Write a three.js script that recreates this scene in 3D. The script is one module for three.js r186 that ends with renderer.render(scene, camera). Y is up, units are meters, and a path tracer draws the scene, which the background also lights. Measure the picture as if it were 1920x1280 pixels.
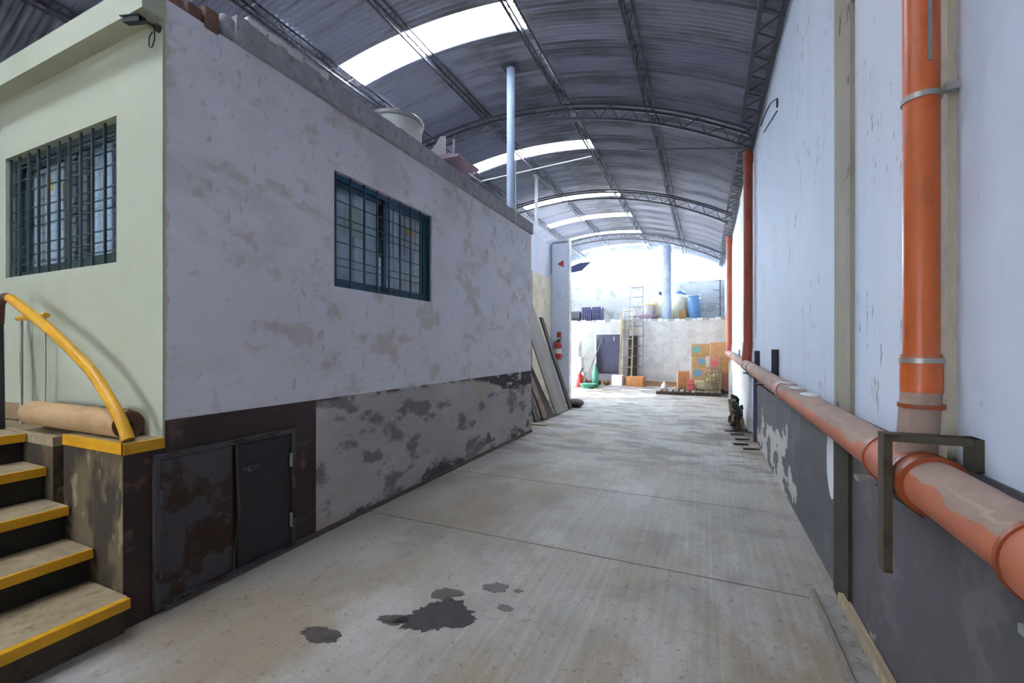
import * as THREE from 'three';
import { mergeGeometries, toCreasedNormals } from 'three/addons/utils/BufferGeometryUtils.js';
import { RoundedBoxGeometry } from 'three/addons/geometries/RoundedBoxGeometry.js';

// ------------------------------------------------------------------ camera, sky, sun, exposure
// World: x to the right across the hall, y up, z = -D where D is the distance down the hall from the camera.
const scene = new THREE.Scene();
const renderer = new THREE.WebGLRenderer({ antialias: true });
renderer.toneMapping = THREE.LinearToneMapping;
renderer.toneMappingExposure = 4.5;
renderer.shadowMap.enabled = true;
const camera = new THREE.PerspectiveCamera(76.215, 1920 / 1280, 0.05, 200);
camera.position.set(0, 1.5, 0);
camera.rotation.set(0, Math.atan(362 / 816), 0);
camera.setViewOffset(1920, 1280, 0, -10, 1920, 1280);
scene.add(camera);
scene.background = new THREE.Color().setRGB(7.4, 8.3, 9.6);
const sun = new THREE.DirectionalLight(new THREE.Color().setRGB(1, 0.95, 0.86), 34);
sun.position.set(5.5, 17, -40); sun.target.position.set(-2.5, 0, -14.5);
sun.castShadow = true;
Object.assign(sun.shadow.camera, { left: -25, right: 25, top: 25, bottom: -25, near: 1, far: 90 });
sun.shadow.mapSize.set(2048, 2048);
scene.add(sun, sun.target);

// ------------------------------------------------------------------ noise and textures
function rng(seed) { let s = seed >>> 0; return () => { s = (s + 0x6D2B79F5) | 0; let t = Math.imul(s ^ (s >>> 15), 1 | s); t = (t + Math.imul(t ^ (t >>> 7), 61 | t)) ^ t; return ((t ^ (t >>> 14)) >>> 0) / 4294967296; }; }
const LAT = new Float32Array(65536); { const r = rng(7); for (let i = 0; i < 65536; i++) LAT[i] = r(); }
function vn(x, y) {
  const xi = Math.floor(x), yi = Math.floor(y), fx = x - xi, fy = y - yi;
  const a = fx * fx * (3 - 2 * fx), b = fy * fy * (3 - 2 * fy);
  const r0 = (yi & 255) << 8, r1 = ((yi + 1) & 255) << 8, c0 = xi & 255, c1 = (xi + 1) & 255;
  const p = LAT[r0 | c0], q = LAT[r0 | c1], u = LAT[r1 | c0], v = LAT[r1 | c1];
  return p + (q - p) * a + (u - p) * b + (p - q - u + v) * a * b;
}
function fbm(x, y, o = 4) { let s = 0, a = 0.5, t = 0; for (let i = 0; i < o; i++) { s += a * vn(x, y); t += a; a *= 0.6; x = x * 2.03 + 17.1; y = y * 2.03 + 9.7; } return s / t; }
const sm = (a, b, x) => { const t = Math.min(1, Math.max(0, (x - a) / (b - a))); return t * t * (3 - 2 * t); };
const mix3 = (a, b, t) => [a[0] + (b[0] - a[0]) * t, a[1] + (b[1] - a[1]) * t, a[2] + (b[2] - a[2]) * t];
// A colour texture over [0,wm] x [0,hm] metres; fn(x, y) in metres gives sRGB 0..255
function tex(w, h, wm, hm, fn, srgb = true) {
  const d = new Uint8Array(w * h * 4);
  for (let j = 0, k = 0; j < h; j++) for (let i = 0; i < w; i++, k += 4) {
    const c = fn((i + 0.5) / w * wm, (j + 0.5) / h * hm);
    d[k] = Math.max(0, Math.min(255, c[0])); d[k + 1] = Math.max(0, Math.min(255, c[1])); d[k + 2] = Math.max(0, Math.min(255, c[2])); d[k + 3] = 255;
  }
  const t = new THREE.DataTexture(d, w, h); t.wrapS = t.wrapT = THREE.MirroredRepeatWrapping; t.magFilter = THREE.LinearFilter; t.minFilter = THREE.LinearMipmapLinearFilter; t.generateMipmaps = true;
  if (srgb) t.colorSpace = THREE.SRGBColorSpace;
  t.repeat.set(1 / wm, 1 / hm); t.needsUpdate = true; return t;
}
const grey = (v) => [v, v, v];
const T = {};
T.cloud = tex(512, 512, 2, 2, (x, y) => grey(205 + 50 * fbm(x * 4, y * 4, 5) - 18 * sm(0.6, 0.8, fbm(x * 9 + 5, y * 9, 3)) - 10 * LAT[((x * 5003) ^ (y * 9973 * 7)) & 65535]));
T.speck = tex(512, 512, 0.8, 0.8, (x, y) => grey(185 + 60 * fbm(x * 14, y * 14, 4) - 32 * sm(0.6, 0.78, fbm(x * 30 + 3, y * 30, 5))));
T.wood = tex(256, 512, 0.3, 1.2, (x, y) => { const g = fbm(x * 60, y * 3, 4), k = fbm(x * 12 + 3, y * 1.2, 3); return grey(150 + 70 * g + 40 * k); });
T.rust = tex(512, 512, 1, 1, (x, y) => { const n = fbm(x * 8, y * 8, 5); return mix3([255, 255, 255], [190, 120, 80], sm(0.52, 0.66, n) * 0.8); });
T.roof = tex(512, 512, 5, 5, (x, y) => { const n = fbm(x * 1.3, y * 1.3, 5), s = fbm(x * 1.1, y * 14, 4); return mix3([225, 225, 228], [150, 148, 140], sm(0.4, 0.75, n * 0.5 + s * 0.5)); });
T.fine = tex(512, 512, 0.5, 0.5, (x, y) => grey(90 + 130 * fbm(x * 40, y * 40, 5)), false);

// ------------------------------------------------------------------ builders
const taken = {};
function numbered(n) { const k = taken[n] = (taken[n] ?? -1) + 1; return k ? n + '_' + String(k).padStart(3, '0') : n; }
function uvMetres(g) {       // uv in metres from position, chosen by the way each face points
  g = g.index ? g.toNonIndexed() : g; const p = g.attributes.position, n = g.attributes.normal, uv = new Float32Array(p.count * 2);
  for (let i = 0; i < p.count; i++) {
    const ax = Math.abs(n.getX(i)), ay = Math.abs(n.getY(i)), az = Math.abs(n.getZ(i));
    if (ay > ax && ay > az) { uv[2 * i] = p.getX(i); uv[2 * i + 1] = -p.getZ(i); }
    else if (ax > az) { uv[2 * i] = -p.getZ(i); uv[2 * i + 1] = p.getY(i); }
    else { uv[2 * i] = p.getX(i); uv[2 * i + 1] = p.getY(i); }
  }
  g.setAttribute('uv', new THREE.BufferAttribute(uv, 2)); return g;
}
// box by its sides; D counts down the hall
function bx(x0, x1, y0, y1, D0, D1, r = 0) {
  const w = Math.abs(x1 - x0), h = Math.abs(y1 - y0), d = Math.abs(D1 - D0);
  const g = r ? new RoundedBoxGeometry(w, h, d, 2, Math.min(r, w / 2.01, h / 2.01, d / 2.01)) : new THREE.BoxGeometry(w, h, d);
  g.translate((x0 + x1) / 2, (y0 + y1) / 2, -(D0 + D1) / 2); return uvMetres(g);
}
const P = (x, y, D) => new THREE.Vector3(x, y, -D);
// round bar between points
function rod(a, b, r, seg = 10, r2 = r) {
  const d = new THREE.Vector3().subVectors(b, a), g = new THREE.CylinderGeometry(r2, r, d.length(), seg);
  g.applyQuaternion(new THREE.Quaternion().setFromUnitVectors(new THREE.Vector3(0, 1, 0), d.clone().normalize()));
  g.translate((a.x + b.x) / 2, (a.y + b.y) / 2, (a.z + b.z) / 2); return uvMetres(g);
}
// flat bar (w wide along side, t thick) between points; side = direction of the width
function bar(a, b, w, t, side = new THREE.Vector3(0, 0, 1)) {
  const d = new THREE.Vector3().subVectors(b, a), L = d.length(), y = d.clone().normalize();
  const zz = side.clone().addScaledVector(y, -side.dot(y)).normalize(), xx = new THREE.Vector3().crossVectors(y, zz);
  const g = uvMetres(new THREE.BoxGeometry(t, L, w)); g.applyMatrix4(new THREE.Matrix4().makeBasis(xx, y, zz));
  g.translate((a.x + b.x) / 2, (a.y + b.y) / 2, (a.z + b.z) / 2); return g;
}
function tube(pts, r, seg = 40, rs = 10, closed = false) { return uvMetres(new THREE.TubeGeometry(new THREE.CatmullRomCurve3(pts, closed, 'catmullrom', 0.3), seg, r, rs, closed)); }
function lathe(prof, x, y, D, seg = 28) { const g = new THREE.LatheGeometry(prof.map(([a, b]) => new THREE.Vector2(a, b)), seg); g.translate(x, y, -D); return uvMetres(g); }
function poly(pts, depth, place) {     // extruded outline, place(geometry) moves it
  const g = new THREE.ExtrudeGeometry(new THREE.Shape(pts.map(([a, b]) => new THREE.Vector2(a, b))), { depth, bevelEnabled: false, steps: 1 }); place?.(g); return uvMetres(g);
}
const strip = (g) => { const o = (g.index ? g.toNonIndexed() : g); for (const k of Object.keys(o.attributes)) if (!['position', 'normal', 'uv'].includes(k)) o.deleteAttribute(k); return o; };
const join = (l) => Array.isArray(l) ? (l.length > 1 ? mergeGeometries(l.map(strip)) : l[0]) : l;
function obj(name, geos, m, parent = scene) {
  const o = new THREE.Mesh(join(geos), m); o.name = parent === scene ? numbered(name) : name; o.castShadow = o.receiveShadow = true; parent.add(o); return o;
}
function tag(o, label, category, group) { o.userData.label = label; o.userData.category = category; if (group) o.userData.group = group; return o; }
function thing(name, label, category, group, at) { const o = new THREE.Group(); o.name = numbered(name); if (at) o.position.copy(at); scene.add(o); return tag(o, label, category, group); }
function struct(name, label, category, geos, m) {
  const o = geos ? obj(name, geos, m) : (() => { const g = new THREE.Group(); g.name = numbered(name); scene.add(g); return g; })();
  o.userData.kind = 'structure'; return tag(o, label, category);
}
function mat(color, o = {}) {
  const { map, rough = 0.85, metal = 0, bump = 0, ...rest } = o;
  const m = new THREE.MeshPhysicalMaterial({ color, roughness: rough, metalness: metal, ...rest });
  if (map) m.map = map; if (bump) { m.bumpMap = T.fine; m.bumpScale = bump; } return m;
}
const rnd = rng(42);

// ------------------------------------------------------------------ measures
const XL = -2.82, XR = 0.757, XW = -7.77, DB = 20.8, DF = -6.5;   // office wall, right wall, far left wall, rear wall, front wall
const XC = -3.5, RR = 8.453, CY = 6.05 - RR;
const roofY = (x) => CY + Math.sqrt(RR * RR - (x - XC) ** 2);

// ------------------------------------------------------------------ painted surfaces
const floorTex = tex(1024, 2048, 5, 14, (x, y) => {        // x from -4 m, y = D
  const X = x - 4; let c = mix3([166, 158, 147], [144, 136, 126], fbm(x * 1.6, y * 1.6, 6));
  const dirt = fbm(x * 0.9 + 40, y * 0.7 + 3, 5);
  c = mix3(c, [140, 122, 98], 0.75 * sm(0.44, 0.72, dirt + 0.12 * sm(-1.2, -2.4, X) * sm(3, 1.2, y) + 0.1 * sm(0.1, 0.7, X)));
  c = mix3(c, [178, 174, 170], 0.5 * sm(0.55, 0.75, fbm(x * 2.1 + 9, y * 1.1 + 31, 7)));
  c = mix3(c, [118, 111, 103], 0.4 * sm(0.52, 0.74, fbm(x * 2.6 + 70, y * 2.2 + 11, 7)));
  c = mix3(c, [104, 95, 86], 0.8 * sm(4.8, 6.5, y) * sm(0.47, 0.63, fbm(x * 2.4 + 13, y * 6 + 50, 7)));
  const st = fbm(x * 55, y * 1.1, 3); const g = 1 + (st - 0.5) * 0.16 * sm(-2.2, -0.8, X);
  const sp = vn(x * 160, y * 160) * 14 - 7; const dot = sm(0.70, 0.78, fbm(x * 40 + 7, y * 40, 4)) * 26;
  return [c[0] * g + sp - dot, c[1] * g + sp - dot, c[2] * g + sp - dot];
});
const officeTex = tex(1024, 1024, 5.2, 3.7, (x, y) => {
  let c = mix3([230, 228, 235], [216, 213, 218], fbm(x * 1.2, y * 1.4, 6));
  c = mix3(c, [190, 183, 182], 0.45 * sm(0.45, 0.75, fbm(x * 1.6 + 30, y * 2.2, 7)));
  c = mix3(c, [182, 170, 158], 0.5 * sm(0.56, 0.72, fbm(x * 4 + 11, y * 5 + 80, 7)));
  const scr = sm(0.66, 0.74, fbm(x * 22 + 4, y * 10, 4)) * sm(0.5, 0.62, fbm(x * 2, y * 2 + 90, 5)); c = mix3(c, [150, 144, 150], 0.35 * scr);
  const chip = sm(0.7, 0.76, fbm(x * 14 + 30, y * 16, 5)); c = mix3(c, [170, 162, 162], 0.28 * chip);
  const e = sm(0.024, 0.02, x + 0.07 * (fbm(x * 14 + 3, y * 9, 6) - 0.5)); c = mix3(c, [206, 190, 166], 0.9 * e);   // bare arris where the paint has chipped
  return c;
});
const plinthTex = tex(2048, 512, 4.7, 1.1, (x, y) => {     // bare render with remains of brown paint
  let c = mix3([192, 188, 188], [160, 155, 150], fbm(x * 2, y * 3, 7));
  c = mix3(c, [178, 160, 140], 0.7 * sm(0.5, 0.68, fbm(x * 1.4 + 60, y * 2 + 5, 4)));
  c = mix3(c, [112, 106, 104], 0.8 * sm(0.56, 0.72, fbm(x * 3.2 + 5, y * 6 + 20, 5)));
  const low = fbm(x * 2.6 + 7, y * 5 + 30, 5); c = mix3(c, [70, 66, 64], 0.85 * sm(0.0, 0.14, low - 0.42 - y * 0.75));   // grime along the foot
  const t = fbm(x * 2.2 + 3, y * 9, 5), depth = 0.03 + 0.22 * sm(2.4, 4.0, x);
  c = mix3(c, [52, 40, 48], 0.92 * sm(-0.02, 0.05, depth * (0.5 + t) - (1.08 - y)) * sm(0.36, 0.44, fbm(x * 6 + 77, y * 14, 4)));
  const sp = vn(x * 120, y * 120) * 14 - 7; return [c[0] + sp, c[1] + sp, c[2] + sp];
});
const brownTex = tex(512, 512, 1.2, 1.2, (x, y) => { let c = mix3([62, 40, 36], [44, 28, 28], fbm(x * 3, y * 3, 4)); c = mix3(c, [104, 84, 72], 0.7 * sm(0.6, 0.74, fbm(x * 8 + 4, y * 8, 4))); return c; });
const ledgeTex = tex(512, 512, 1.2, 1.2, (x, y) => { let c = mix3([120, 104, 74], [74, 60, 40], fbm(x * 3, y * 2, 5)); c = mix3(c, [46, 36, 26], 0.8 * sm(0.52, 0.7, fbm(x * 7 + 4, y * 3, 5))); return mix3(c, [150, 144, 104], 0.6 * sm(0.62, 0.72, fbm(x * 12, y * 6 + 40, 4))); });
const greenTex = tex(512, 512, 2.4, 2.4, (x, y) => { let c = mix3([180, 183, 164], [170, 173, 150], fbm(x * 1.2, y * 1.2, 5)); c = mix3(c, [166, 166, 140], 0.4 * sm(0.5, 0.75, fbm(x * 2 + 20, y * 2, 4))); return c; });
const blueTex = tex(1024, 1024, 6, 5.2, (x, y) => {
  let c = mix3([206, 216, 230], [196, 202, 218], fbm(x * 0.9, y * 0.9, 5)); c = mix3(c, [214, 212, 220], 0.6 * sm(0.5, 0.7, fbm(x * 1.2 + 8, y * 0.6, 4)));
  c = mix3(c, [186, 190, 198], 0.3 * sm(0.5, 0.74, fbm(x * 6 + 18, y * 0.8, 6)));
  return mix3(c, [120, 122, 128], 0.6 * sm(0.68, 0.74, fbm(x * 26, y * 9 + 3, 4)) * sm(0.52, 0.6, fbm(x * 2 + 5, y * 2, 4)));
});
const dadoTex = tex(2048, 512, 8, 1.2, (x, y) => {         // x = D
  let c = mix3([92, 90, 92], [72, 71, 73], fbm(x * 2, y * 3, 7)); c = mix3(c, [88, 76, 82], 0.5 * sm(0.5, 0.66, fbm(x * 1.6 + 44, y * 0.8, 4)));
  c = mix3(c, [112, 110, 110], 0.5 * sm(0.56, 0.72, fbm(x * 4 + 4, y * 4 + 31, 5)));
  const peel = fbm(x * 3.1 + 2, y * 4.5 + 12, 5); c = mix3(c, [196, 192, 184], 0.9 * sm(0.02, 0.07, peel - 0.36 - y * 0.42 - 0.35 * sm(5.0, 4.2, x) - 0.1 * sm(7.6, 7.9, x)));
  c = mix3(c, [62, 58, 56], 0.8 * sm(0.0, 0.03, 0.03 - Math.abs(peel - 0.40 - y * 0.42)) * sm(4.3, 5.0, x));
  c = mix3(c, [208, 212, 214], sm(0.01, -0.01, (x - 3.40) * (x - 3.40) / 0.014 + (y - 0.78) * (y - 0.78) / 0.07 - 1 + 0.5 * (fbm(x * 9, y * 9, 3) - 0.5)));   // white patch beside the column
  return c;
});
const masonTex = tex(1024, 512, 8.6, 2, (x, y) => { let c = mix3([204, 208, 206], [184, 182, 178], fbm(x * 1.5, y * 2, 6)); c = mix3(c, [150, 146, 140], 0.6 * sm(0.54, 0.7, fbm(x * 3 + 5, y * 4, 5))); return mix3(c, [206, 208, 206], 0.6 * sm(0.56, 0.7, fbm(x * 2 + 50, y * 3 + 9, 4))); });
const colTex = tex(256, 1024, 0.6, 5, (x, y) => { let c = mix3([168, 160, 144], [146, 138, 122], fbm(x * 6, y * 2, 5)); return mix3(c, [92, 82, 66], 0.8 * sm(0.66, 0.76, fbm(x * 10 + 4, y * 5, 4))); });

const M = {
  floor: mat('#ffffff', { map: floorTex, rough: 0.72, bump: 0.0012 }), joint: mat('#4a443e', { rough: 1 }),
  office: mat('#ffffff', { map: officeTex, rough: 0.8, bump: 0.001 }), plinth: mat('#ffffff', { map: plinthTex, rough: 0.9, bump: 0.003 }),
  brown: mat('#ffffff', { map: brownTex, rough: 0.6 }), ledge: mat('#ffffff', { map: ledgeTex, rough: 0.9, bump: 0.002 }),
  green: mat('#ffffff', { map: greenTex, rough: 0.75 }), blue: mat('#ffffff', { map: blueTex, rough: 0.75, bump: 0.0006 }),
  dado: mat('#ffffff', { map: dadoTex, rough: 0.7, bump: 0.0015 }), mason: mat('#ffffff', { map: masonTex, rough: 0.95, bump: 0.006 }),
  column: mat('#ffffff', { map: colTex, rough: 0.9, bump: 0.002 }), columnDark: mat('#3c3222', { map: T.speck, rough: 0.9 }),
  curb: mat('#b9b8bd', { map: T.speck, rough: 0.9, bump: 0.003 }), brick: mat('#90705f', { map: T.speck, rough: 0.95, bump: 0.004 }),
  white: mat('#e6e6e2', { map: T.cloud, rough: 0.8 }), cream: mat('#d9d0b6', { map: T.cloud, rough: 0.7 }), lightblue: mat('#bccbe0', { map: T.cloud, rough: 0.6 }),
  grey: mat('#8e8c88', { map: T.cloud, rough: 0.8 }), roof: mat('#9a9ba0', { map: T.roof, rough: 0.55, side: THREE.DoubleSide }),
  skylight: mat('#f4f8ff', { rough: 1, transmission: 0.75, thickness: 0, side: THREE.DoubleSide }),
  steel: mat('#5a5a62', { map: T.cloud, rough: 0.6, metal: 0.2 }), darkSteel: mat('#46464c', { map: T.rust, rough: 0.6, metal: 0.2 }),
  yellow: mat('#f0ae12', { map: T.cloud, rough: 0.45 }), tread: mat('#b7a07c', { map: T.speck, rough: 0.9, bump: 0.002 }), riser: mat('#2a2620', { map: T.speck, rough: 0.8 }),
  black: mat('#26262a', { map: T.cloud, rough: 0.5 }), blackRust: mat('#4a474a', { map: T.rust, rough: 0.55, metal: 0.3 }),
  teal: mat('#1f5f80', { map: T.cloud, rough: 0.45 }), darkGreen: mat('#2e4a40', { map: T.cloud, rough: 0.5 }), barGrey: mat('#3a4650', { rough: 0.5 }),
  glass: mat('#eef6fa', { rough: 0.03, transmission: 1, thickness: 0, ior: 1.5 }), blind: mat('#f4f9ff', { map: T.cloud, rough: 0.8 }), room: mat('#9aa4a4', { rough: 0.9 }),
  orange: mat('#d8682a', { map: T.cloud, rough: 0.4 }), dust: mat('#b69a8a', { map: T.cloud, rough: 0.95 }), orangeDust: mat('#cc7450', { map: T.cloud, rough: 0.65 }), orangeRed: mat('#b4543c', { map: T.cloud, rough: 0.5 }), pinkPipe: mat('#c08474', { map: T.cloud, rough: 0.6 }),
  ring: mat('#a24a20', { map: T.cloud, rough: 0.5 }), galv: mat('#b8b6ae', { map: T.cloud, rough: 0.4, metal: 0.6 }), iron: mat('#4a4234', { map: T.rust, rough: 0.7, metal: 0.2 }),
  cardboard: mat('#c79a66', { map: T.cloud, rough: 0.9 }), cardboard2: mat('#b88350', { map: T.cloud, rough: 0.9 }), kraft: mat('#c8a272', { map: T.cloud, rough: 0.75 }), kraftIn: mat('#8c6c58', { map: T.speck, rough: 0.9 }),
  wood: mat('#8a6a46', { map: T.wood, rough: 0.8 }), woodDark: mat('#4a3c34', { map: T.wood, rough: 0.8 }), woodGrey: mat('#a49a90', { map: T.wood, rough: 0.8 }), woodPale: mat('#c4b08c', { map: T.wood, rough: 0.8 }),
  red: mat('#c8281e', { map: T.cloud, rough: 0.4 }), pink: mat('#ceb0c6', { map: T.cloud, rough: 0.7 }), plasticBlue: mat('#5c86b0', { map: T.cloud, rough: 0.5 }), navy: mat('#2c2c58', { map: T.cloud, rough: 0.5 }),
  plasticGreen: mat('#4c9a78', { map: T.cloud, rough: 0.5 }), tealPrint: mat('#6a9c92', { rough: 0.8 }), bluePrint: mat('#6c8c9c', { rough: 0.8 }), redPrint: mat('#c05a54', { rough: 0.8 }), plasticYellow: mat('#dcb62c', { rough: 0.5 }),
  aluminium: mat('#6e6e78', { rough: 0.5, metal: 0.3 }), panelCream: mat('#efe4c8', { map: T.cloud, rough: 0.7 }), platform: mat('#d4d2cd', { map: T.cloud, rough: 0.85 }), dirt: mat('#a07c58', { map: T.speck, rough: 1, bump: 0.004 }), sack: mat('#c8b890', { map: T.speck, rough: 0.95 }), net: mat('#9a8a62', { map: T.speck, rough: 0.9 }), rubber: mat('#1c1c1e', { rough: 0.7 }),
  wet: mat('#544e4c', { rough: 0.1, map: T.speck }), oil: mat('#645a52', { rough: 0.4, map: T.speck }), doorMetal: mat('#4a4658', { map: T.cloud, rough: 0.18, metal: 0.5 }), purple: mat('#54465c', { map: T.cloud, rough: 0.7 }),
};

// ------------------------------------------------------------------ floor
{
  const fl = struct('floor', 'worn grey concrete floor cast in wide slabs', 'floor');
  obj('floor_base', bx(XW - 0.2, XR + 0.2, -0.3, -0.012, DF - 0.2, DB + 0.2), M.joint, fl);
  const ds = [DF, -3.4, 0.1, 3.1, 4.56, 6.7, 8.9, 11.1, 13.4, 15.8, 18.2, DB], gap = 0.007;
  for (let i = 0; i < ds.length - 1; i++) {
    const g = bx(XW, XR, -0.012, 0, ds[i] + gap, ds[i + 1] - gap);
    const uv = g.attributes.uv; for (let k = 0; k < uv.count; k++) uv.setX(k, uv.getX(k) + 4);
    obj('slab', g, M.floor, fl);
  }
  // outside, in front of the hall
  struct('floor', 'concrete apron outside the front entrance behind the camera', 'ground', bx(-16, 9, -0.4, -0.02, DF - 14, DF - 0.21), M.grey);
}
// ------------------------------------------------------------------ oil and water marks on the floor
function puddle(x, D, rx, rd, turn, seed, m, label, rough = 0.35) {
  const r = rng(seed), pts = [], k1 = r() * 9; for (let i = 0; i < 140; i++) { const a = i / 140 * Math.PI * 2, q = 1 + rough * (fbm(Math.cos(a) * 1.9 + k1 + 5, Math.sin(a) * 1.9 + k1 + 5, 6) - 0.5) * 3.4 + 0.1 * (r() - 0.5); pts.push([Math.cos(a) * rx * q, Math.sin(a) * rd * q]); }
  tag(obj('puddle', poly(pts, 0.0025, (g) => { g.rotateX(-Math.PI / 2); g.rotateY(turn); g.translate(x, 0.0002, -D); }), m), label, 'puddle', 'wet marks on the concrete floor');
}
puddle(-1.82, 1.67, 0.11, 0.055, 0.2, 3, M.oil, 'small dark brown oil spot nearest the black doors');
puddle(-1.37, 2.02, 0.2, 0.125, 0.7, 11, M.wet, 'largest wet puddle reflecting the light, in the middle of the near floor', 0.4);
puddle(-1.56, 1.93, 0.09, 0.045, 0.4, 12, M.oil, 'dark fringe patch on the left of the largest puddle');
puddle(-1.44, 2.25, 0.1, 0.06, 0.5, 21, M.oil, 'dark patch just beyond the largest puddle');
puddle(-1.19, 2.44, 0.08, 0.05, 0.3, 24, M.oil, 'small grey damp spot farthest from the camera');
puddle(-1.05, 2.46, 0.03, 0.02, 0.3, 28, M.oil, 'tiny damp spot to the right of the farthest grey one');
puddle(-1.05, 2.27, 0.05, 0.03, 0.1, 29, M.oil, 'small damp spot to the right of the largest puddle', 0.25);

// ------------------------------------------------------------------ roof: corrugated sheets on an arch
{
  const roof = struct('ceiling', 'arched roof of corrugated metal sheets over the hall', 'roof');
  const PITCH = 0.0762, AMP = 0.016, SEG = 8;
  function sheet(xa, xb, n, width) {          // n corrugations across width, bent along the arch
    const nx = 14, nd = n * SEG, pos = [], uv = [], idx = [];
    for (let i = 0; i <= nx; i++) { const x = xa + (xb - xa) * i / nx, y0 = roofY(x), nx_ = (x - XC) / RR, ny_ = (y0 - CY) / RR;
      for (let j = 0; j <= nd; j++) { const a = AMP * Math.cos(j / SEG * Math.PI * 2), z = -width * j / nd; pos.push(x + nx_ * a, y0 + ny_ * a, z); uv.push(x, -z); } }
    for (let i = 0; i < nx; i++) for (let j = 0; j < nd; j++) { const a = i * (nd + 1) + j, b = a + nd + 1; idx.push(a, b, a + 1, b, b + 1, a + 1); }
    const g = new THREE.BufferGeometry(); g.setAttribute('position', new THREE.Float32BufferAttribute(pos, 3)); g.setAttribute('uv', new THREE.Float32BufferAttribute(uv, 2)); g.setIndex(idx); g.computeVertexNormals(); return g;
  }
  const rows = [[XR + 0.25, -2.27], [-2.26, -5.23], [-5.22, XW - 0.25]];
  const W = 0.762; const D0 = DF - 0.3, D1 = DB + 0.3;
  const shades = [mat('#a0a3b2', { map: T.roof, rough: 0.55, side: THREE.DoubleSide }), mat('#979aaa', { map: T.roof, rough: 0.55, side: THREE.DoubleSide }), mat('#a8abb8', { map: T.roof, rough: 0.5, side: THREE.DoubleSide })];
  function lay(xa, xb, a, b, m, name = 'corrugated_sheet') {
    const n = Math.max(1, Math.round((b - a) / W)), w = (b - a) / n, g = sheet(xa, xb, 10, w);
    for (let i = 0; i < n; i++) { const o = obj(name, g, m ?? shades[Math.floor(rnd() * 3)], roof); o.position.z = -(a + i * w); }
  }
  lay(...rows[0], D0, D1); lay(...rows[2], D0, D1);
  const lights = [[-3.9, -3.35], [-0.3, 0.3], [5.13, 5.63], [9.25, 9.65], [12.62, 13.0], [14.85, 15.25], [17.2, 17.6], [19.6, 19.95]];
  let d = D0;
  for (const [a, b] of lights) { lay(...rows[1], d, a); lay(...rows[1], a, b, M.skylight, 'skylight_sheet'); d = b; }
  lay(...rows[1], d, D1);
}
// lattice purlins along the hall: two chords and a bent rod between them
function zigzag(pts, r) { const g = []; for (let i = 0; i < pts.length - 1; i++) g.push(rod(pts[i], pts[i + 1], r, 5)); return g; }
function purlin(x, which) {
  const y = roofY(x) - 0.035, t = thing('lattice_purlin', which, 'purlin', 'lattice purlins under the roof');
  const ny = (roofY(x) - CY) / RR, nx = (x - XC) / RR, h = 0.16, D0 = DF, D1 = DB;
  for (const s of [-1, 1]) obj('top_chord', bar(P(x + s * 0.05 * ny, y - s * 0.05 * nx, D0), P(x + s * 0.05 * ny, y - s * 0.05 * nx, D1), 0.022, 0.022, new THREE.Vector3(1, 0, 0)), M.darkSteel, t);
  obj('bottom_chord', bar(P(x - nx * h, y - ny * h, D0), P(x - nx * h, y - ny * h, D1), 0.026, 0.026, new THREE.Vector3(1, 0, 0)), M.darkSteel, t);
  const pts = []; for (let d = D0, i = 0; d <= D1; d += 0.17, i++) { const k = i % 4; pts.push(k % 2 ? P(x - nx * h, y - ny * h, d) : P(x + (k ? 1 : -1) * 0.05 * ny, y, d)); }
  obj('bent_rod', zigzag(pts, 0.006), M.darkSteel, t);
}
purlin(-0.84, 'dark lattice purlin nearest the right wall, running down the roof');
purlin(-2.28, 'dark lattice purlin along the right ends of the skylights');
purlin(-3.88, 'dark lattice purlin crossing under the middle of the skylights');
purlin(-5.24, 'dark lattice purlin along the left ends of the skylights');
purlin(-6.75, 'dark lattice purlin nearest the far left wall');
{ // flat lattice along the top of the right wall
  const t = thing('eave_girder', 'flat steel lattice girder running along the top of the blue right wall', 'girder');
  const y = 4.83, a = 0.50, b = 0.71; for (const [x, n] of [[a, 'inner_chord'], [b, 'outer_chord']]) obj(n, bx(x - 0.022, x + 0.022, y, y + 0.045, DF, DB), M.steel, t);
  const pts = []; for (let d = DF, i = 0; d <= DB; d += 0.2, i++) pts.push(P(i % 2 ? a : b, y + 0.02, d));
  obj('bent_rod', zigzag(pts, 0.009), M.steel, t);
}
// arched ribs across the hall
function rib(D, label) {
  const t = thing('arch_rib', label, 'roof truss', 'arched lattice ribs carrying the roof');
  const at = (x, h, dd) => { const nx = (x - XC) / RR, ny = (roofY(x) - CY) / RR; return P(x - nx * h, roofY(x) - ny * h, D + dd); };
  const N = 48, xs = (i) => XW + 0.03 + (XR - 0.03 - XW - 0.03) * i / N;
  for (const [n, h, dd] of [['upper_chord', 0.24, -0.08], ['upper_chord', 0.24, 0.08], ['lower_chord', 0.44, 0]]) {
    const g = []; for (let i = 0; i < N; i++) g.push(bar(at(xs(i), h, dd), at(xs(i + 1), h, dd), 0.04, 0.035)); obj(n, g, M.steel, t);
  }
  const pts = []; for (let i = 0; i <= N; i++) pts.push(at(xs(i), i % 2 ? 0.44 : 0.24, i % 2 ? 0 : (i % 4 ? 0.08 : -0.08))); obj('bent_rod', zigzag(pts, 0.009), M.steel, t);
}
rib(-1.2, 'arched steel lattice rib above and behind the camera'); rib(7.4, 'arched steel lattice rib between the first two skylights in view'); rib(11.9, 'arched steel lattice rib just before the third bright skylight'); rib(16.8, 'arched steel lattice rib nearest the rear window');
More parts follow.
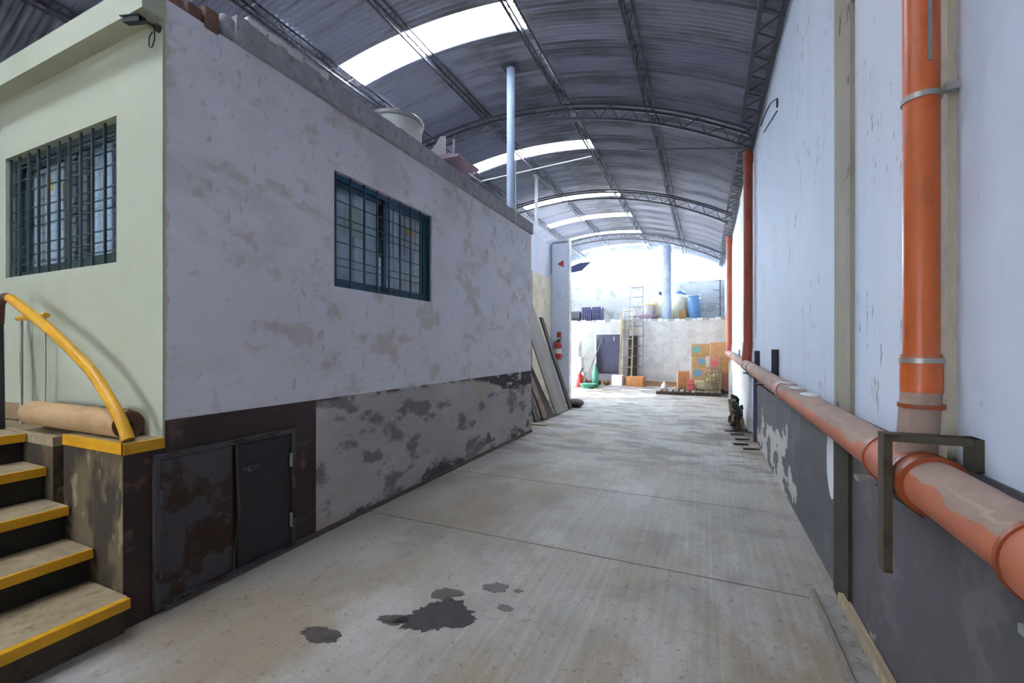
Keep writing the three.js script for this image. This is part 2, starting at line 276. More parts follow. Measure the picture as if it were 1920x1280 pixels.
{ // loose tie rods
  const a = (o, l) => tag(o, l, 'tie rod');
  a(obj('tie_rod', rod(P(0.55, 4.47, 7.35), P(-1.25, 5.5, 9.1), 0.012, 6), M.darkSteel), 'thin dark diagonal tie rod under the roof beside the right wall');
  a(obj('tie_rod', rod(P(-2.3, 5.82, 9.75), P(-5.3, 5.68, 9.75), 0.014, 6), M.galv), 'pale tie rod just behind the second skylight');
}

// ------------------------------------------------------------------ right wall
{
  const w = struct('wall_right', 'tall pale blue plastered wall with a grey dado', 'wall');
  const top = roofY(XR) + 0.02;
  obj('plaster', bx(XR, XR + 0.2, 0, top, DF - 0.2, DB + 0.2), M.blue, w);
  const dd = bx(XR - 0.012, XR + 0.01, 0, 1.12, 0.0, 7.8); obj('dado', dd, M.dado, w);
  obj('dado', bx(XR - 0.012, XR + 0.01, 0, 1.12, DF, -0.002), M.grey, w);
  const c1 = obj('concrete_column', bx(XR - 0.022, XR + 0.02, 1.08, top - 0.15, 2.97, 3.29), M.column, w); c1.userData.label = 'bare concrete column strip';
  obj('column_foot', bx(XR - 0.03, XR + 0.02, 0.0, 1.08, 2.97, 3.27), M.columnDark, w).userData.label = 'dark stained foot of the concrete column';
  obj('concrete_column', bx(XR - 0.025, XR + 0.02, 1.125, top - 0.15, 1.90, 1.985), M.cream, w).userData.label = 'narrow cream strip behind the near orange downpipe';
  obj('pilaster', bx(XR - 0.05, XR + 0.02, 0, top - 0.15, 8.75, 10.9), M.white, w).userData.label = 'white pilaster beyond the second downpipe';
  obj('pilaster', bx(XR - 0.05, XR + 0.02, 0, 2.7, 16.2, 18.4), mat('#d8a86a', { map: T.cloud, rough: 0.8 }), w).userData.label = 'ochre painted patch of wall by the boxes';
  for (const [D, h] of [[5.7, 0.30], [7.55, 0.27], [10.9, 0.27]]) obj('anchor_bar', bx(XR - 0.07, XR + 0.01, 1.17, 1.17 + h, D - 0.02, D + 0.02), M.black, w);
  obj('door_post', bx(XR - 0.055, XR + 0.01, 0, 1.12, 7.8, 7.96), M.purple, w).userData.label = 'purple painted post at the end of the dado';
}
// wire bracket high on the wall
{ const t = thing('wire_bracket', 'bent black wire bracket high on the blue wall', 'bracket'); obj('upper_wire', [tube([P(0.745, 4.31, 5.72), P(0.70, 4.35, 5.9), P(0.66, 4.32, 6.15), P(0.64, 4.27, 6.25)], 0.008, 20, 6), rod(P(0.745, 4.31, 5.72), P(0.745, 4.21, 5.72), 0.01, 6)], M.black, t); obj('lower_wire', tube([P(0.745, 4.17, 5.72), P(0.70, 4.14, 5.9), P(0.66, 4.14, 6.15)], 0.008, 20, 6), M.black, t); }

// ------------------------------------------------------------------ drain pipes on the right wall
const XP = 0.64, pipeY = (D) => 1.052 + 0.0183 * (D - 0.6);
{
  const t = thing('drain_pipe', 'long sloping orange plastic drain pipe along the blue wall, dusty on top', 'pipe');
  const r = 0.078, q = (D) => P(XP, pipeY(D), D);
  for (const [a, b, m] of [[0.2, 1.74, M.orangeDust], [1.74, 4.4, M.orangeDust], [4.4, 7.6, M.pinkPipe], [7.6, 15.2, M.pinkPipe]]) obj('pipe_length', rod(q(a), q(b), r, 32), m, t);
  const settled = (D0, D1, seed) => {          // settled dust and cement: a thin crust with a ragged outline on the upper side
    const n = Math.ceil((D1 - D0) / 0.03), na = 14, pos = [], idx = [];
    for (let i = 0; i <= n; i++) { const D = D0 + (D1 - D0) * i / n, c = q(D); const e0 = 1.22 + 1.0 * (fbm(D * 7 + seed, 3, 7) - 0.5), e1 = 1.35 + 0.5 * (fbm(D * 5 + seed, 30, 6) - 0.5);
      for (let k = 0; k <= na; k++) { const t = -e0 + (e0 + e1) * k / na, rr = r + 0.0004 + 0.0012 * Math.sin(k / na * Math.PI) * (0.6 + 0.8 * fbm(D * 20, k * 0.7 + seed, 3)); pos.push(c.x + Math.sin(t) * rr, c.y + Math.cos(t) * rr, c.z); } }
    for (let i = 0; i < n; i++) for (let k = 0; k < na; k++) { const a = i * (na + 1) + k, b = a + na + 1; idx.push(a, a + 1, b, b, a + 1, b + 1); }
    const g = new THREE.BufferGeometry(); g.setAttribute('position', new THREE.Float32BufferAttribute(pos, 3)); g.setIndex(idx); g.computeVertexNormals(); obj('dust_crust', uvMetres(g), M.dust, t).userData.label = 'grey dust crust on the upper side of the pipe';
  };
  settled(0.25, 1.06, 2); settled(1.24, 1.72, 5); settled(2.1, 4.33, 9); settled(4.52, 7.4, 14); settled(7.68, 15.1, 21);
  const ring = (D, rr, w, m) => obj('socket', rod(q(D - w / 2), q(D + w / 2), rr, 32), m, t);
  for (const [D, rr, w, m] of [[1.17, 0.09, 0.1, M.orangeDust], [1.11, 0.094, 0.018, M.ring], [1.23, 0.094, 0.014, M.ring], [1.9, 0.087, 0.34, M.orangeDust], [1.735, 0.093, 0.02, M.ring], [1.80, 0.092, 0.014, M.ring], [2.07, 0.092, 0.02, M.ring], [4.42, 0.087, 0.16, M.pinkPipe], [7.55, 0.087, 0.2, M.pinkPipe], [8.3, 0.087, 0.34, M.pinkPipe], [12, 0.087, 0.16, M.pinkPipe]]) ring(D, rr, w, m);
  for (let i = 0; i < 3; i++) { const D = 3.45 + i * 0.42; const g = new THREE.SphereGeometry(1, 12, 8); g.scale(0.055, 0.012, 0.12); g.translate(XP - 0.005, pipeY(D) + r - 0.002, -D); obj('plaster_spill', uvMetres(g), M.white, t).userData.label = 'white plaster spilled on the pipe'; }
}
function downpipe(D, r, top, m, label, near) {
  const t = thing('downpipe', label, 'pipe'); const y0 = pipeY(D) + 0.06, x = near ? 0.655 : 0.665;
  const p = obj('pipe_length', rod(P(x, y0 + 0.3, D), P(x, top, D), r, 32), m, t);
  if (near) {
    obj('branch', rod(P(XP, y0 - 0.03, D), P(x, y0 + 0.23, D), r + 0.006, 32), M.dust, t); obj('branch_socket', rod(P(x, y0 + 0.23, D), P(x, y0 + 0.34, D), r + 0.005, 32), M.orangeDust, t);
    for (const [y, rr, w, mm] of [[1.305, 0.061, 0.014, M.ring], [1.40, 0.0545, 0.1, M.orange], [1.455, 0.058, 0.016, M.galv], [2.32, 0.052, 0.018, M.galv]]) obj(mm === M.galv ? 'pipe_clamp' : 'socket', rod(P(x, y - w / 2, D), P(x, y + w / 2, D), rr, 32), mm, t);
    obj('clamp_bolt', bx(x + 0.04, x + 0.075, 2.31, 2.335, D - 0.06, D - 0.035), M.galv, t);
    obj('paint_drip', [bx(x + 0.0, x + 0.012, 2.42, 3.4, D - 0.05, D - 0.042, 0.003)], M.grey, t).userData.label = 'grey cement run down the orange pipe';
  } else { obj('branch', rod(P(XP, y0 - 0.03, D), P(x, y0 + 0.33, D), r + 0.006, 24), m, t); obj('socket', rod(P(x, top - 0.2, D), P(x, top - 0.05, D), r + 0.008, 24), m, t); }
  return p;
}
downpipe(1.87, 0.047, roofY(0.655) - 0.03, M.orange, 'bright orange plastic downpipe nearest the camera', true);
downpipe(8.35, 0.07, 4.8, M.orangeRed, 'red orange downpipe halfway down the blue wall');
downpipe(14.6, 0.075, 4.8, M.orangeRed, 'farthest downpipe, faded pink at its top, beside the stacked boxes');
function uBracket(D, drop, label) {
  const t = thing('pipe_bracket', label, 'bracket', 'angle iron brackets holding the drain pipe'), y = pipeY(D) + 0.125;
  obj('post', bx(0.522, 0.545, y - drop, y, D - 0.025, D + 0.025), M.iron, t); obj('arm', bx(0.522, XR + 0.003, y, y + 0.024, D - 0.025, D + 0.025), M.iron, t);
  obj('wall_plate', bx(XR - 0.02, XR + 0.003, y - 0.075, y + 0.024, D - 0.035, D + 0.035), M.iron, t);
}
uBracket(1.78, 0.42, 'angle iron bracket hanging around the pipe below the near orange downpipe');
{ // shelf brackets under the pipe
  for (const [D, l] of [[1.12, 'rusty flat bracket under the pipe socket at the right edge'], [2.12, 'small pale steel shelf bracket under the pipe beside the angle iron'], [5.9, 'dark shelf bracket under the pipe near the peeling plaster'], [7.75, 'dark shelf bracket under the pipe over the purple post']]) {
    const t = thing('shelf_bracket', l, 'bracket', 'shelf brackets under the drain pipe'), y = pipeY(D) - 0.093; obj('arm', bx(0.545, XR + 0.003, y - 0.012, y + 0.006, D - 0.03, D + 0.03), D < 3 ? M.galv : M.iron, t); obj('strut', bar(P(0.6, y - 0.01, D), P(XR, y - 0.13, D), 0.025, 0.012), M.iron, t);
  }
}
// concrete kerb and timber at the foot of the right wall
{
  const t = thing('kerb', 'rough concrete kerb with a raised lip along the foot of the right wall', 'kerb');
  obj('kerb_slab', bx(0.595, 0.757, 0, 0.03, 0.6, 3.12, 0.006), mat('#a8a098', { map: T.speck, rough: 0.95, bump: 0.003 }), t);
  obj('lip', bx(0.575, 0.6, 0, 0.05, 0.6, 3.12, 0.006), mat('#a09484', { map: T.speck, rough: 0.95, bump: 0.003 }), t);
  tag(obj('timber_batten', bx(0.70, 0.74, 0.031, 0.085, 2.28, 3.06, 0.004), M.woodPale), 'dusty timber batten lying on the concrete kerb against the right wall', 'batten');
  tag(obj('brick', bx(0.69, 0.74, 0.031, 0.09, 2.05, 2.26, 0.006), M.brick), 'broken red brick at the near end of the timber batten', 'brick');
}
// rubbish against the wall at the end of the dado
{
  const t = thing('rubble_heap', 'dark knotted bundle of rope and rags against the right wall beyond the purple post', 'rubbish', undefined, P(0.54, 0, 9.0)); const r = rng(5);
  for (let i = 0; i < 7; i++) { const a = []; for (let k = 0; k < 7; k++) a.push(new THREE.Vector3(-0.02 + (r() - 0.5) * 0.2, 0.04 + r() * (0.62 - i * 0.05), (r() - 0.5) * 0.9)); obj('rope', tube(a, 0.03, 30, 6), [M.rubber, M.net, M.woodDark][i % 3], t); }
  const g = new THREE.SphereGeometry(0.14, 14, 10); g.scale(0.8, 1, 1.6); g.translate(0, 0.14, 0.1); obj('rag', uvMetres(g), M.net, t);
  let n = 0; for (const [x, D] of [[0.55, 7.9], [0.5, 7.5], [0.62, 7.2], [0.5, 8.3], [0.42, 8.6]]) tag(obj('wood_scrap', bar(P(x - 0.1, 0.012, D), P(x + 0.1, 0.012, D + 0.05), 0.05, 0.02, new THREE.Vector3(0, 0, 1)), M.woodDark), ['thin dark wood scrap on the floor by the purple post', 'wood scrap lying nearer than the purple post', 'nearest wood scrap at the foot of the peeling dado', 'wood scrap beside the bundle of rope', 'farthest wood scrap in front of the bundle of rope'][n++], 'wood scrap', 'scraps along the right wall');
}

// ------------------------------------------------------------------ office block on the left
function holed(w0, w1, y0, y1, hole, depth) {
  const s = new THREE.Shape([[w0, y0], [w1, y0], [w1, y1], [w0, y1]].map(([a, b]) => new THREE.Vector2(a, b)));
  if (hole) { const [a0, a1, b0, b1] = hole; s.holes.push(new THREE.Path([[a0, b0], [a0, b1], [a1, b1], [a1, b0]].map(([a, b]) => new THREE.Vector2(a, b)))); }
  return new THREE.ExtrudeGeometry(s, { depth, bevelEnabled: false });
}
const DG = 1.457, DE = 7.2, YT = 3.49;
const W1 = [2.71, 4.13, 2.005, 2.975], W2 = [-4.84, -3.3, 2.02, 2.92];
{
  const w = struct('wall_left', 'grey lilac plastered side wall of the office block, stained and chipped', 'wall');
  let g = holed(DG + 0.012, DE, 1.08, YT, W1, 0.16); g.rotateY(Math.PI / 2); g.translate(XL - 0.16, 0, 0); g = uvMetres(g); // shape x -> -z
  const uv = g.attributes.uv; for (let k = 0; k < uv.count; k++) uv.setX(k, uv.getX(k) - DG);
  obj('plaster', g, M.office, w);
  obj('painted_plinth', bx(XL - 0.16, XL + 0.004, 0, 1.08, DG + 0.012, 2.52), M.brown, w).userData.label = 'dark brown painted part of the plinth';
  const pg = bx(XL - 0.16, XL, 0, 1.08, 2.52, DE); const u2 = pg.attributes.uv; for (let k = 0; k < u2.count; k++) u2.setX(k, u2.getX(k) - 2.52); obj('bare_plinth', pg, M.plinth, w).userData.label = 'scraped bare render with remains of dark paint';
  obj('end_return', bx(XL - 1.3, XL - 0.02, 0, YT, DE - 0.15, DE), M.office, w);
  obj('foot_strip', bx(XL - 0.01, XL + 0.025, 0, 0.035, DG, DE - 0.02), mat('#6c6660', { map: T.speck, rough: 0.95 }), w);
  // roof slab edge
  const c = obj('roof_curb', [], M.curb, w); c.geometry = (() => { // uneven slab edge
    const N = 60, s = []; for (let i = 0; i <= N; i++) s.push([1.86 + (DE - 1.86) * i / N, 3.675 + 0.022 * (fbm(i * 0.5, 3, 3) - 0.5) * (i < 20 ? 2.4 : 1)]); const pts = [[1.86, YT], ...s, [DE, YT]];
    const e = new THREE.ExtrudeGeometry(new THREE.Shape(pts.map(([a, b]) => new THREE.Vector2(a, b))), { depth: 0.17, bevelEnabled: false }); e.rotateY(Math.PI / 2); e.translate(XL - 0.13, 0, 0); return uvMetres(e); })();
  const cr = rng(31); for (let i = 0; i < 5; i++) { const D = DG - 0.06 + i * 0.095; obj('brick', bx(XL - 0.14, XL + 0.012 - cr() * 0.03, YT - 0.02, YT + 0.06 + cr() * 0.06, D, D + 0.085, 0.008), M.brick, w).userData.label = 'bare brick at the broken corner'; }
  for (let i = 0; i < 9; i++) { const D = 1.93 + i * 0.075; obj('plaster_chip', bx(XL - 0.1, XL + 0.043, 3.665 - cr() * 0.035, 3.69 + cr() * 0.015, D, D + 0.07 + cr() * 0.02, 0.012), M.white, w).userData.label = 'white plaster chip on the slab edge'; }
  obj('mortar_lump', [bx(XL - 0.14, XL + 0.02, YT + 0.01, YT + 0.15, 1.78, 1.95, 0.03)], M.curb, w);
}
{
  const w = struct('wall_front_left', 'pale green front wall of the office block', 'wall');
  let g = holed(XW, XL - 0.161, 0.96, YT - 0.13, W2, 0.16); g.translate(0, 0, -DG - 0.16 + 0.0); obj('plaster', uvMetres(g), M.green, w);
  obj('corner_render', bx(XL - 0.161, XL, 0.96, YT - 0.13, DG, DG + 0.0115), M.green, w);
  obj('roof_deck', bx(XW, XL - 0.161, YT - 0.129, YT + 0.02, DG + 0.1, DE), M.curb, w);
  obj('roof_slab', bx(XW, XL + 0.006, YT - 0.13, YT + 0.03, 1.355, DG + 0.011), M.green, w).userData.label = 'overhanging edge of the roof slab';
  obj('wall_base', bx(XW, XL - 0.161, 0, 0.96, DG + 0.011, DG + 0.16), M.ledge, w);
  obj('skirting', bx(XW, -3.0, 0.965, 1.085, DG - 0.012, DG + 0.01), mat('#a88c66', { map: T.cloud, rough: 0.8 }), w);
}
{ // rooms inside the office so that the windows look into something
  struct('floor', 'floor inside the office block', 'floor', bx(XW, XL - 0.17, 0.9, 0.98, DG + 0.17, DE - 0.16), M.room);
  struct('wall_back', 'inner back wall of the office block', 'wall', bx(-6.2, -6.1, 0.98, YT - 0.14, DG + 0.17, DE - 0.16), M.room);
}
function gridWindow(n, label, hole, toWorld, frameMat, barMat, nv, hs) {
  // hole [a0,a1,b0,b1] along the wall and up; toWorld(a0,a1,b0,b1,in0,in1) gives a box, in = depth behind the face
  const [a0, a1, b0, b1] = hole, w = struct('window_' + n, label, 'window'), f = 0.045, mid = (a0 + a1) / 2;
  obj('frame', [toWorld(a0, a1, b0, b0 + f, 0.05, 0.11), toWorld(a0, a1, b1 - f, b1, 0.05, 0.11), toWorld(a0, a0 + f, b0 + f, b1 - f, 0.05, 0.11), toWorld(a1 - f, a1, b0 + f, b1 - f, 0.05, 0.11)], frameMat, w);
  for (const [s0, s1, dp] of [[a0 + f, mid + 0.03, 0.085], [mid - 0.03, a1 - f, 0.06]]) {
    const s = obj('sash', [toWorld(s0, s1, b0 + f, b0 + f + 0.04, dp, dp + 0.02), toWorld(s0, s1, b1 - f - 0.04, b1 - f, dp, dp + 0.02), toWorld(s0, s0 + 0.045, b0 + f, b1 - f, dp, dp + 0.02), toWorld(s1 - 0.045, s1, b0 + f, b1 - f, dp, dp + 0.02)], frameMat, w);
    obj('pane', toWorld(s0 + 0.045, s1 - 0.045, b0 + f + 0.04, b1 - f - 0.04, dp + 0.008, dp + 0.012), M.glass, s);
  }
  for (let i = 0; i < nv; i++) { const a = a0 + 0.03 + (a1 - a0 - 0.06) * i / (nv - 1); obj('upright_bar', toWorld(a - 0.007, a + 0.007, b0 + 0.005, b1 - 0.005, 0.012, 0.026), barMat, w); }
  for (const h of hs) { const y = b0 + (b1 - b0) * h; obj('cross_bar', toWorld(a0 + 0.004, a1 - 0.004, y - 0.004, y + 0.004, 0.027, 0.035), barMat, w); }
  return w;
}
const sideBox = (a0, a1, b0, b1, i0, i1) => bx(XL - i0, XL - i1, b0, b1, a0, a1), frontBox = (a0, a1, b0, b1, i0, i1) => bx(a0, a1, b0, b1, DG + i0, DG + i1);
{
  const w = gridWindow(1, 'blue framed sliding window with a dark bar grille in the grey wall', W1, sideBox, M.teal, M.barGrey, 9, [0.06, 0.19, 0.26, 0.4, 0.55, 0.62, 0.76, 0.9]);
  obj('sticker', sideBox(3.75, 3.85, 2.68, 2.74, 0.055, 0.058), mat('#d8a234', { rough: 0.7 }), w).userData.label = 'small yellow sticker on the glass';
  obj('card', sideBox(2.95, 3.16, 2.5, 2.78, 0.115, 0.12), mat('#c6cfb4', { rough: 0.8 }), w).userData.label = 'pale green card behind the glass';
  const n = 14; for (let i = 0; i < n; i++) { const a = 3.42 + (4.08 - 3.42) * i / n; obj('blind_slat', sideBox(a, a + 0.043, 2.03, 2.93, 0.112 + (i % 2) * 0.012, 0.12 + (i % 2) * 0.012), M.blind, w); }
  for (let i = 0; i < 4; i++) { const a = 2.74 + 0.17 * i; obj('curtain_fold', sideBox(a, a + 0.165, 2.03, 2.93, 0.14 + (i % 2) * 0.012, 0.148 + (i % 2) * 0.012), M.blind, w); }
}
{
  const w = gridWindow(2, 'dark green sliding window with a bar grille in the green front wall', W2, frontBox, M.darkGreen, M.barGrey, 11, [0.1, 0.17, 0.25, 0.4, 0.47, 0.55, 0.7, 0.8, 0.9]);
  obj('sticker', frontBox(-4.35, -4.27, 2.62, 2.70, 0.055, 0.058), mat('#d8b030', { rough: 0.7 }), w).userData.label = 'small yellow sticker on the glass';
  for (let i = 0; i < 9; i++) { const a = -4.8 + 0.168 * i; if (i === 4) continue; obj('curtain_fold', frontBox(a, a + 0.15, 2.05, 2.88, 0.125 + (i % 2) * 0.02, 0.133 + (i % 2) * 0.02), M.blind, w); }
}
// ------------------------------------------------------------------ black hatch doors in the plinth
{
  const d = struct('door_1', 'pair of low black steel hatch doors in the brown plinth', 'door'), x = XL + 0.004;
  obj('door_frame', [bx(x, x + 0.03, 0.865, 0.895, 1.40, 2.31), bx(x, x + 0.03, 0.03, 0.865, 1.40, 1.43), bx(x, x + 0.03, 0.03, 0.865, 2.275, 2.31), bx(x, x + 0.03, 0.03, 0.055, 1.43, 2.275)], M.blackRust, d);
  const l = obj('door_leaf', bx(x, x + 0.018, 0.06, 0.86, 1.435, 1.845, 0.003), M.blackRust, d), r = obj('door_leaf', bx(x, x + 0.022, 0.06, 0.86, 1.872, 2.27, 0.003), M.black, d);
  obj('hinge', rod(P(x + 0.03, 0.62, 1.436), P(x + 0.03, 0.7, 1.436), 0.012, 8), M.darkSteel, l); obj('hinge', rod(P(x + 0.03, 0.2, 1.436), P(x + 0.03, 0.28, 1.436), 0.012, 8), M.darkSteel, l);
  obj('hinge', rod(P(x + 0.03, 0.62, 2.268), P(x + 0.03, 0.72, 2.268), 0.012, 8), M.galv, r); obj('hinge', rod(P(x + 0.03, 0.18, 2.268), P(x + 0.03, 0.28, 2.268), 0.012, 8), M.galv, r);
  obj('bent_edge', tube([P(x + 0.028, 0.86, 1.862), P(x + 0.03, 0.6, 1.868), P(x + 0.04, 0.42, 1.872), P(x + 0.03, 0.25, 1.852), P(x + 0.035, 0.06, 1.838)], 0.008, 24, 6), M.iron, r).userData.label = 'rusty bent edge where the doors meet';
  obj('bolt', [bx(x + 0.022, x + 0.045, 0.68, 0.70, 1.9, 2.02, 0.004), rod(P(x + 0.04, 0.69, 1.93), P(x + 0.08, 0.675, 1.93), 0.008, 8)], M.darkSteel, r).userData.label = 'sliding bolt';
}
// ------------------------------------------------------------------ ledge, stairs, handrail
{
  const t = struct('trim_1', 'concrete ledge with a yellow painted edge below the green wall', 'ledge'), DL = 1.271;
  obj('ledge_body', bx(-3.45, XL + 0.0, 0, 0.925, DL, DG + 0.01), M.ledge, t); obj('ledge_body', bx(XW, -3.58, 0, 0.9, DL + 0.0, DG + 0.01), M.ledge, t);
  obj('recess', bx(-3.58, -3.45, 0, 0.9, DL + 0.1, DG), M.riser, t);
  obj('ledge_side', bx(XL + 0.0005, XL + 0.006, 0, 0.925, DL - 0.001, DG - 0.004), M.brown, t);
  obj('ledge_slab', bx(-3.45, XL + 0.012, 0.925, 0.985, DL + 0.004, DG + 0.0), M.tread, t); obj('ledge_slab', bx(XW, -3.58, 0.9, 0.955, DL - 0.0, DG), M.tread, t);
  obj('yellow_edge', bx(-3.45, XL + 0.016, 0.928, 0.986, DL - 0.006, DL + 0.012), M.yellow, t); obj('yellow_edge', bx(XL + 0.0, XL + 0.022, 0.928, 0.986, DL - 0.006, DG + 0.0), M.yellow, t);
}
{
  const t = thing('staircase', 'concrete steps with yellow nosings climbing to the office door', 'stairs'), X = [-2.735, -3.09, -3.36, -3.63, -3.905], Y = [0.2, 0.385, 0.58, 0.775, 0.955], D0 = -0.9, D1 = 1.262;
  for (let i = 0; i < 5; i++) {
    const back = i < 4 ? X[i + 1] - 0.06 : XW + 0.01;
    const s = obj('step', bx(back, X[i] - 0.02, Y[i] - 0.055, Y[i], D0, D1), M.tread, t); obj('nosing', bx(X[i] - 0.02, X[i] + (i ? 0 : 0.02), Y[i] - 0.052, Y[i] + 0.001, D0, D1 + (i ? 0 : -0.003), 0.004), M.yellow, s);
    obj('riser', bx(XW + 0.01, X[i] - 0.05, i ? Y[i - 1] : 0, Y[i] - 0.055, D0, D1), i ? M.riser : mat('#5a4e40', { map: T.speck, rough: 0.9 }), t);
  }
}
{
  const t = thing('handrail', 'yellow tubular handrail sloping up beside the concrete steps', 'handrail'), D = 1.31;
  obj('rail', tube([P(-2.855, 1.0, D), P(-2.90, 1.07, D), P(-3.0, 1.175, D), P(-3.24, 1.365, D), P(-3.68, 1.585, D), P(-4.28, 1.83, D)], 0.029, 60, 16), M.yellow, t);
  obj('end_cap', rod(P(-2.852, 0.996, D), P(-2.856, 1.003, D), 0.029, 16), M.yellow, t); obj('foot_post', rod(P(-2.89, 0.985, D - 0.01), P(-2.89, 1.06, D), 0.014, 10), mat('#d8761c', { map: T.cloud, rough: 0.5 }), t);
  obj('end_elbow', tube([P(-4.28, 1.83, D), P(-4.36, 1.84, D), P(-4.44, 1.80, D), P(-4.46, 1.66, D)], 0.027, 24, 12), mat('#5a4034', { map: T.rust, rough: 0.7 }), t).userData.label = 'brown unpainted elbow at the top of the rail';
  obj('post', rod(P(-4.46, 1.66, D), P(-4.27, 0.955, D - 0.05), 0.024, 12), M.rubber, t);
}
{
  const t = thing('grab_bar', 'short yellow rail with a thin grey leg on the green wall behind the handrail', 'handrail');
  obj('rail', rod(P(-4.45, 1.70, 1.40), P(-4.03, 1.712, 1.40), 0.018, 14), M.yellow, t); obj('leg', rod(P(-4.05, 1.70, 1.40), P(-4.05, 0.985, 1.40), 0.006, 8), M.galv, t); obj('leg', rod(P(-4.4, 1.70, 1.40), P(-4.4, 0.957, 1.40), 0.01, 8), M.galv, t);
}
{ // roll of kraft paper on the ledge
  const t = thing('paper_roll', 'thick brown kraft paper roll lying on the yellow edged ledge', 'paper roll'); const y = 1.063, D = 1.362, r = 0.077;
  const g = new THREE.CylinderGeometry(r, r, 1.14, 36, 1, true); g.rotateZ(Math.PI / 2); g.translate(-3.53, y, -D); obj('paper', uvMetres(g), M.kraft, t);
  const e = new THREE.LatheGeometry([[0.02, 0], [0.025, 0.03], [0.06, 0.012], [r, 0.0]].map(([a, b]) => new THREE.Vector2(a, -b)), 30); e.rotateZ(-Math.PI / 2); e.translate(-2.96, y, -D); obj('wound_end', uvMetres(e), M.kraftIn, t);
  const c = new THREE.CylinderGeometry(0.021, 0.021, 0.02, 16); c.rotateZ(Math.PI / 2); c.translate(-2.98, y, -D); obj('core', uvMetres(c), M.rubber, t);
  const c2 = new THREE.CircleGeometry(r, 30); c2.rotateY(-Math.PI / 2); c2.translate(-4.1, y, -D); obj('far_end', uvMetres(c2), M.kraft, t);
  obj('loose_edge', bx(-3.28, -2.99, y + 0.07, y + 0.082, D + 0.01, D + 0.03, 0.004), M.kraftIn, t);
}
// ------------------------------------------------------------------ security camera on the corner
{
  const t = thing('security_camera', 'dark security camera on a bracket at the top corner of the green wall', 'camera'), D = DG;
  obj('base', rod(P(-2.85, 3.315, D), P(-2.85, 3.315, D - 0.02), 0.022, 16), M.black, t);
  obj('arm', tube([P(-2.85, 3.315, D - 0.015), P(-2.86, 3.318, D - 0.05), P(-2.89, 3.328, D - 0.065)], 0.009, 16, 8), M.black, t);
  const b = obj('body', bar(P(-2.88, 3.33, D - 0.07), P(-3.0, 3.345, D - 0.09), 0.034, 0.03, new THREE.Vector3(0, 0, 1)), M.black, t); obj('visor', bar(P(-2.885, 3.3495, D - 0.07), P(-3.02, 3.3662, D - 0.093), 0.044, 0.005, new THREE.Vector3(0, 0, 1)), M.black, b);
  obj('lens', rod(P(-2.999, 3.345, D - 0.09), P(-3.004, 3.3456, D - 0.0908), 0.011, 14), M.glass, b);
  obj('cable', tube([P(-2.862, 3.30, D - 0.02), P(-2.86, 3.25, D - 0.02), P(-2.885, 3.21, D - 0.02), P(-2.915, 3.225, D - 0.02), P(-2.91, 3.275, D - 0.02), P(-2.88, 3.295, D - 0.02)], 0.0035, 40, 6), M.black, t);
}
// ------------------------------------------------------------------ things on the office roof
const RY = YT + 0.03;
{
  const t = thing('blue_pole', 'light blue round steel pole rising from the office roof to the arched roof', 'pole'), x = -2.86, D = 6.4;
  obj('shaft', rod(P(x, 3.69, D), P(x, roofY(x) - 0.03, D), 0.066, 24), M.lightblue, t); obj('sleeve', rod(P(x, 3.5, D), P(x, 3.72, D), 0.074, 20), M.column, t); obj('cable', rod(P(x + 0.085, 3.45, D), P(x + 0.085, 4.6, D), 0.008, 6), M.white, t);
  obj('head_plate', bx(x - 0.12, x + 0.12, roofY(x) - 0.05, roofY(x) - 0.03, D - 0.12, D + 0.12), M.steel, t);
  const b = thing('white_post', 'slim white post standing on the far wall beyond the blue pole', 'pole'); obj('shaft', rod(P(-4.05, 4.45, 10.7), P(-4.05, roofY(-4.05) - 0.03, 10.7), 0.045, 16), M.white, b); obj('cap', bx(-4.12, -3.98, roofY(-4.05) - 0.06, roofY(-4.05) - 0.03, 10.62, 10.78), M.white, b);
}
{
  const t = thing('white_tub', 'round white tub with a thick rim on the office roof edge', 'tub');
  obj('shell', lathe([[0, 0], [0.27, 0], [0.285, 0.02], [0.295, 0.52], [0.285, 0.53], [0.28, 0.52], [0.27, 0.03], [0, 0.02]], -3.24, RY, 4.02, 40), M.white, t); obj('rim', lathe([[0.29, 0.5], [0.312, 0.5], [0.318, 0.52], [0.318, 0.545], [0.30, 0.555], [0.285, 0.54]], -3.24, RY, 4.02, 40), M.galv, t);
}
{
  const b = thing('pink_board', 'pinkish foam board lying across the office roof edge', 'board'); obj('sheet', [bar(P(-3.5, 3.735, 4.62), P(-2.62, 3.735, 4.62), 0.5, 0.03)], M.pink, b); obj('sheet', [bar(P(-3.5, 3.768, 4.6), P(-2.72, 3.768, 4.6), 0.42, 0.03)], M.pink, b);
  obj('prop_block', bx(-3.45, -3.2, RY, 3.72, 4.48, 4.76), M.woodGrey, b);
  const w = thing('white_scraps', 'torn white plastic piece standing on the pink board', 'scrap'); obj('sheet', poly([[-0.2, 0], [0.1, 0], [0.1, 0.26], [0.04, 0.26], [-0.02, 0.16], [-0.08, 0.08], [-0.2, 0.03]], 0.05, (g) => { g.rotateY(0.5); g.translate(-2.98, 3.784, -4.48); }), M.white, w);
  tag(obj('thin_post', rod(P(-3.02, RY, 4.92), P(-3.02, 4.22, 4.92), 0.014, 10), M.pink), 'thin pale upright rod behind the pink board', 'rod');
}

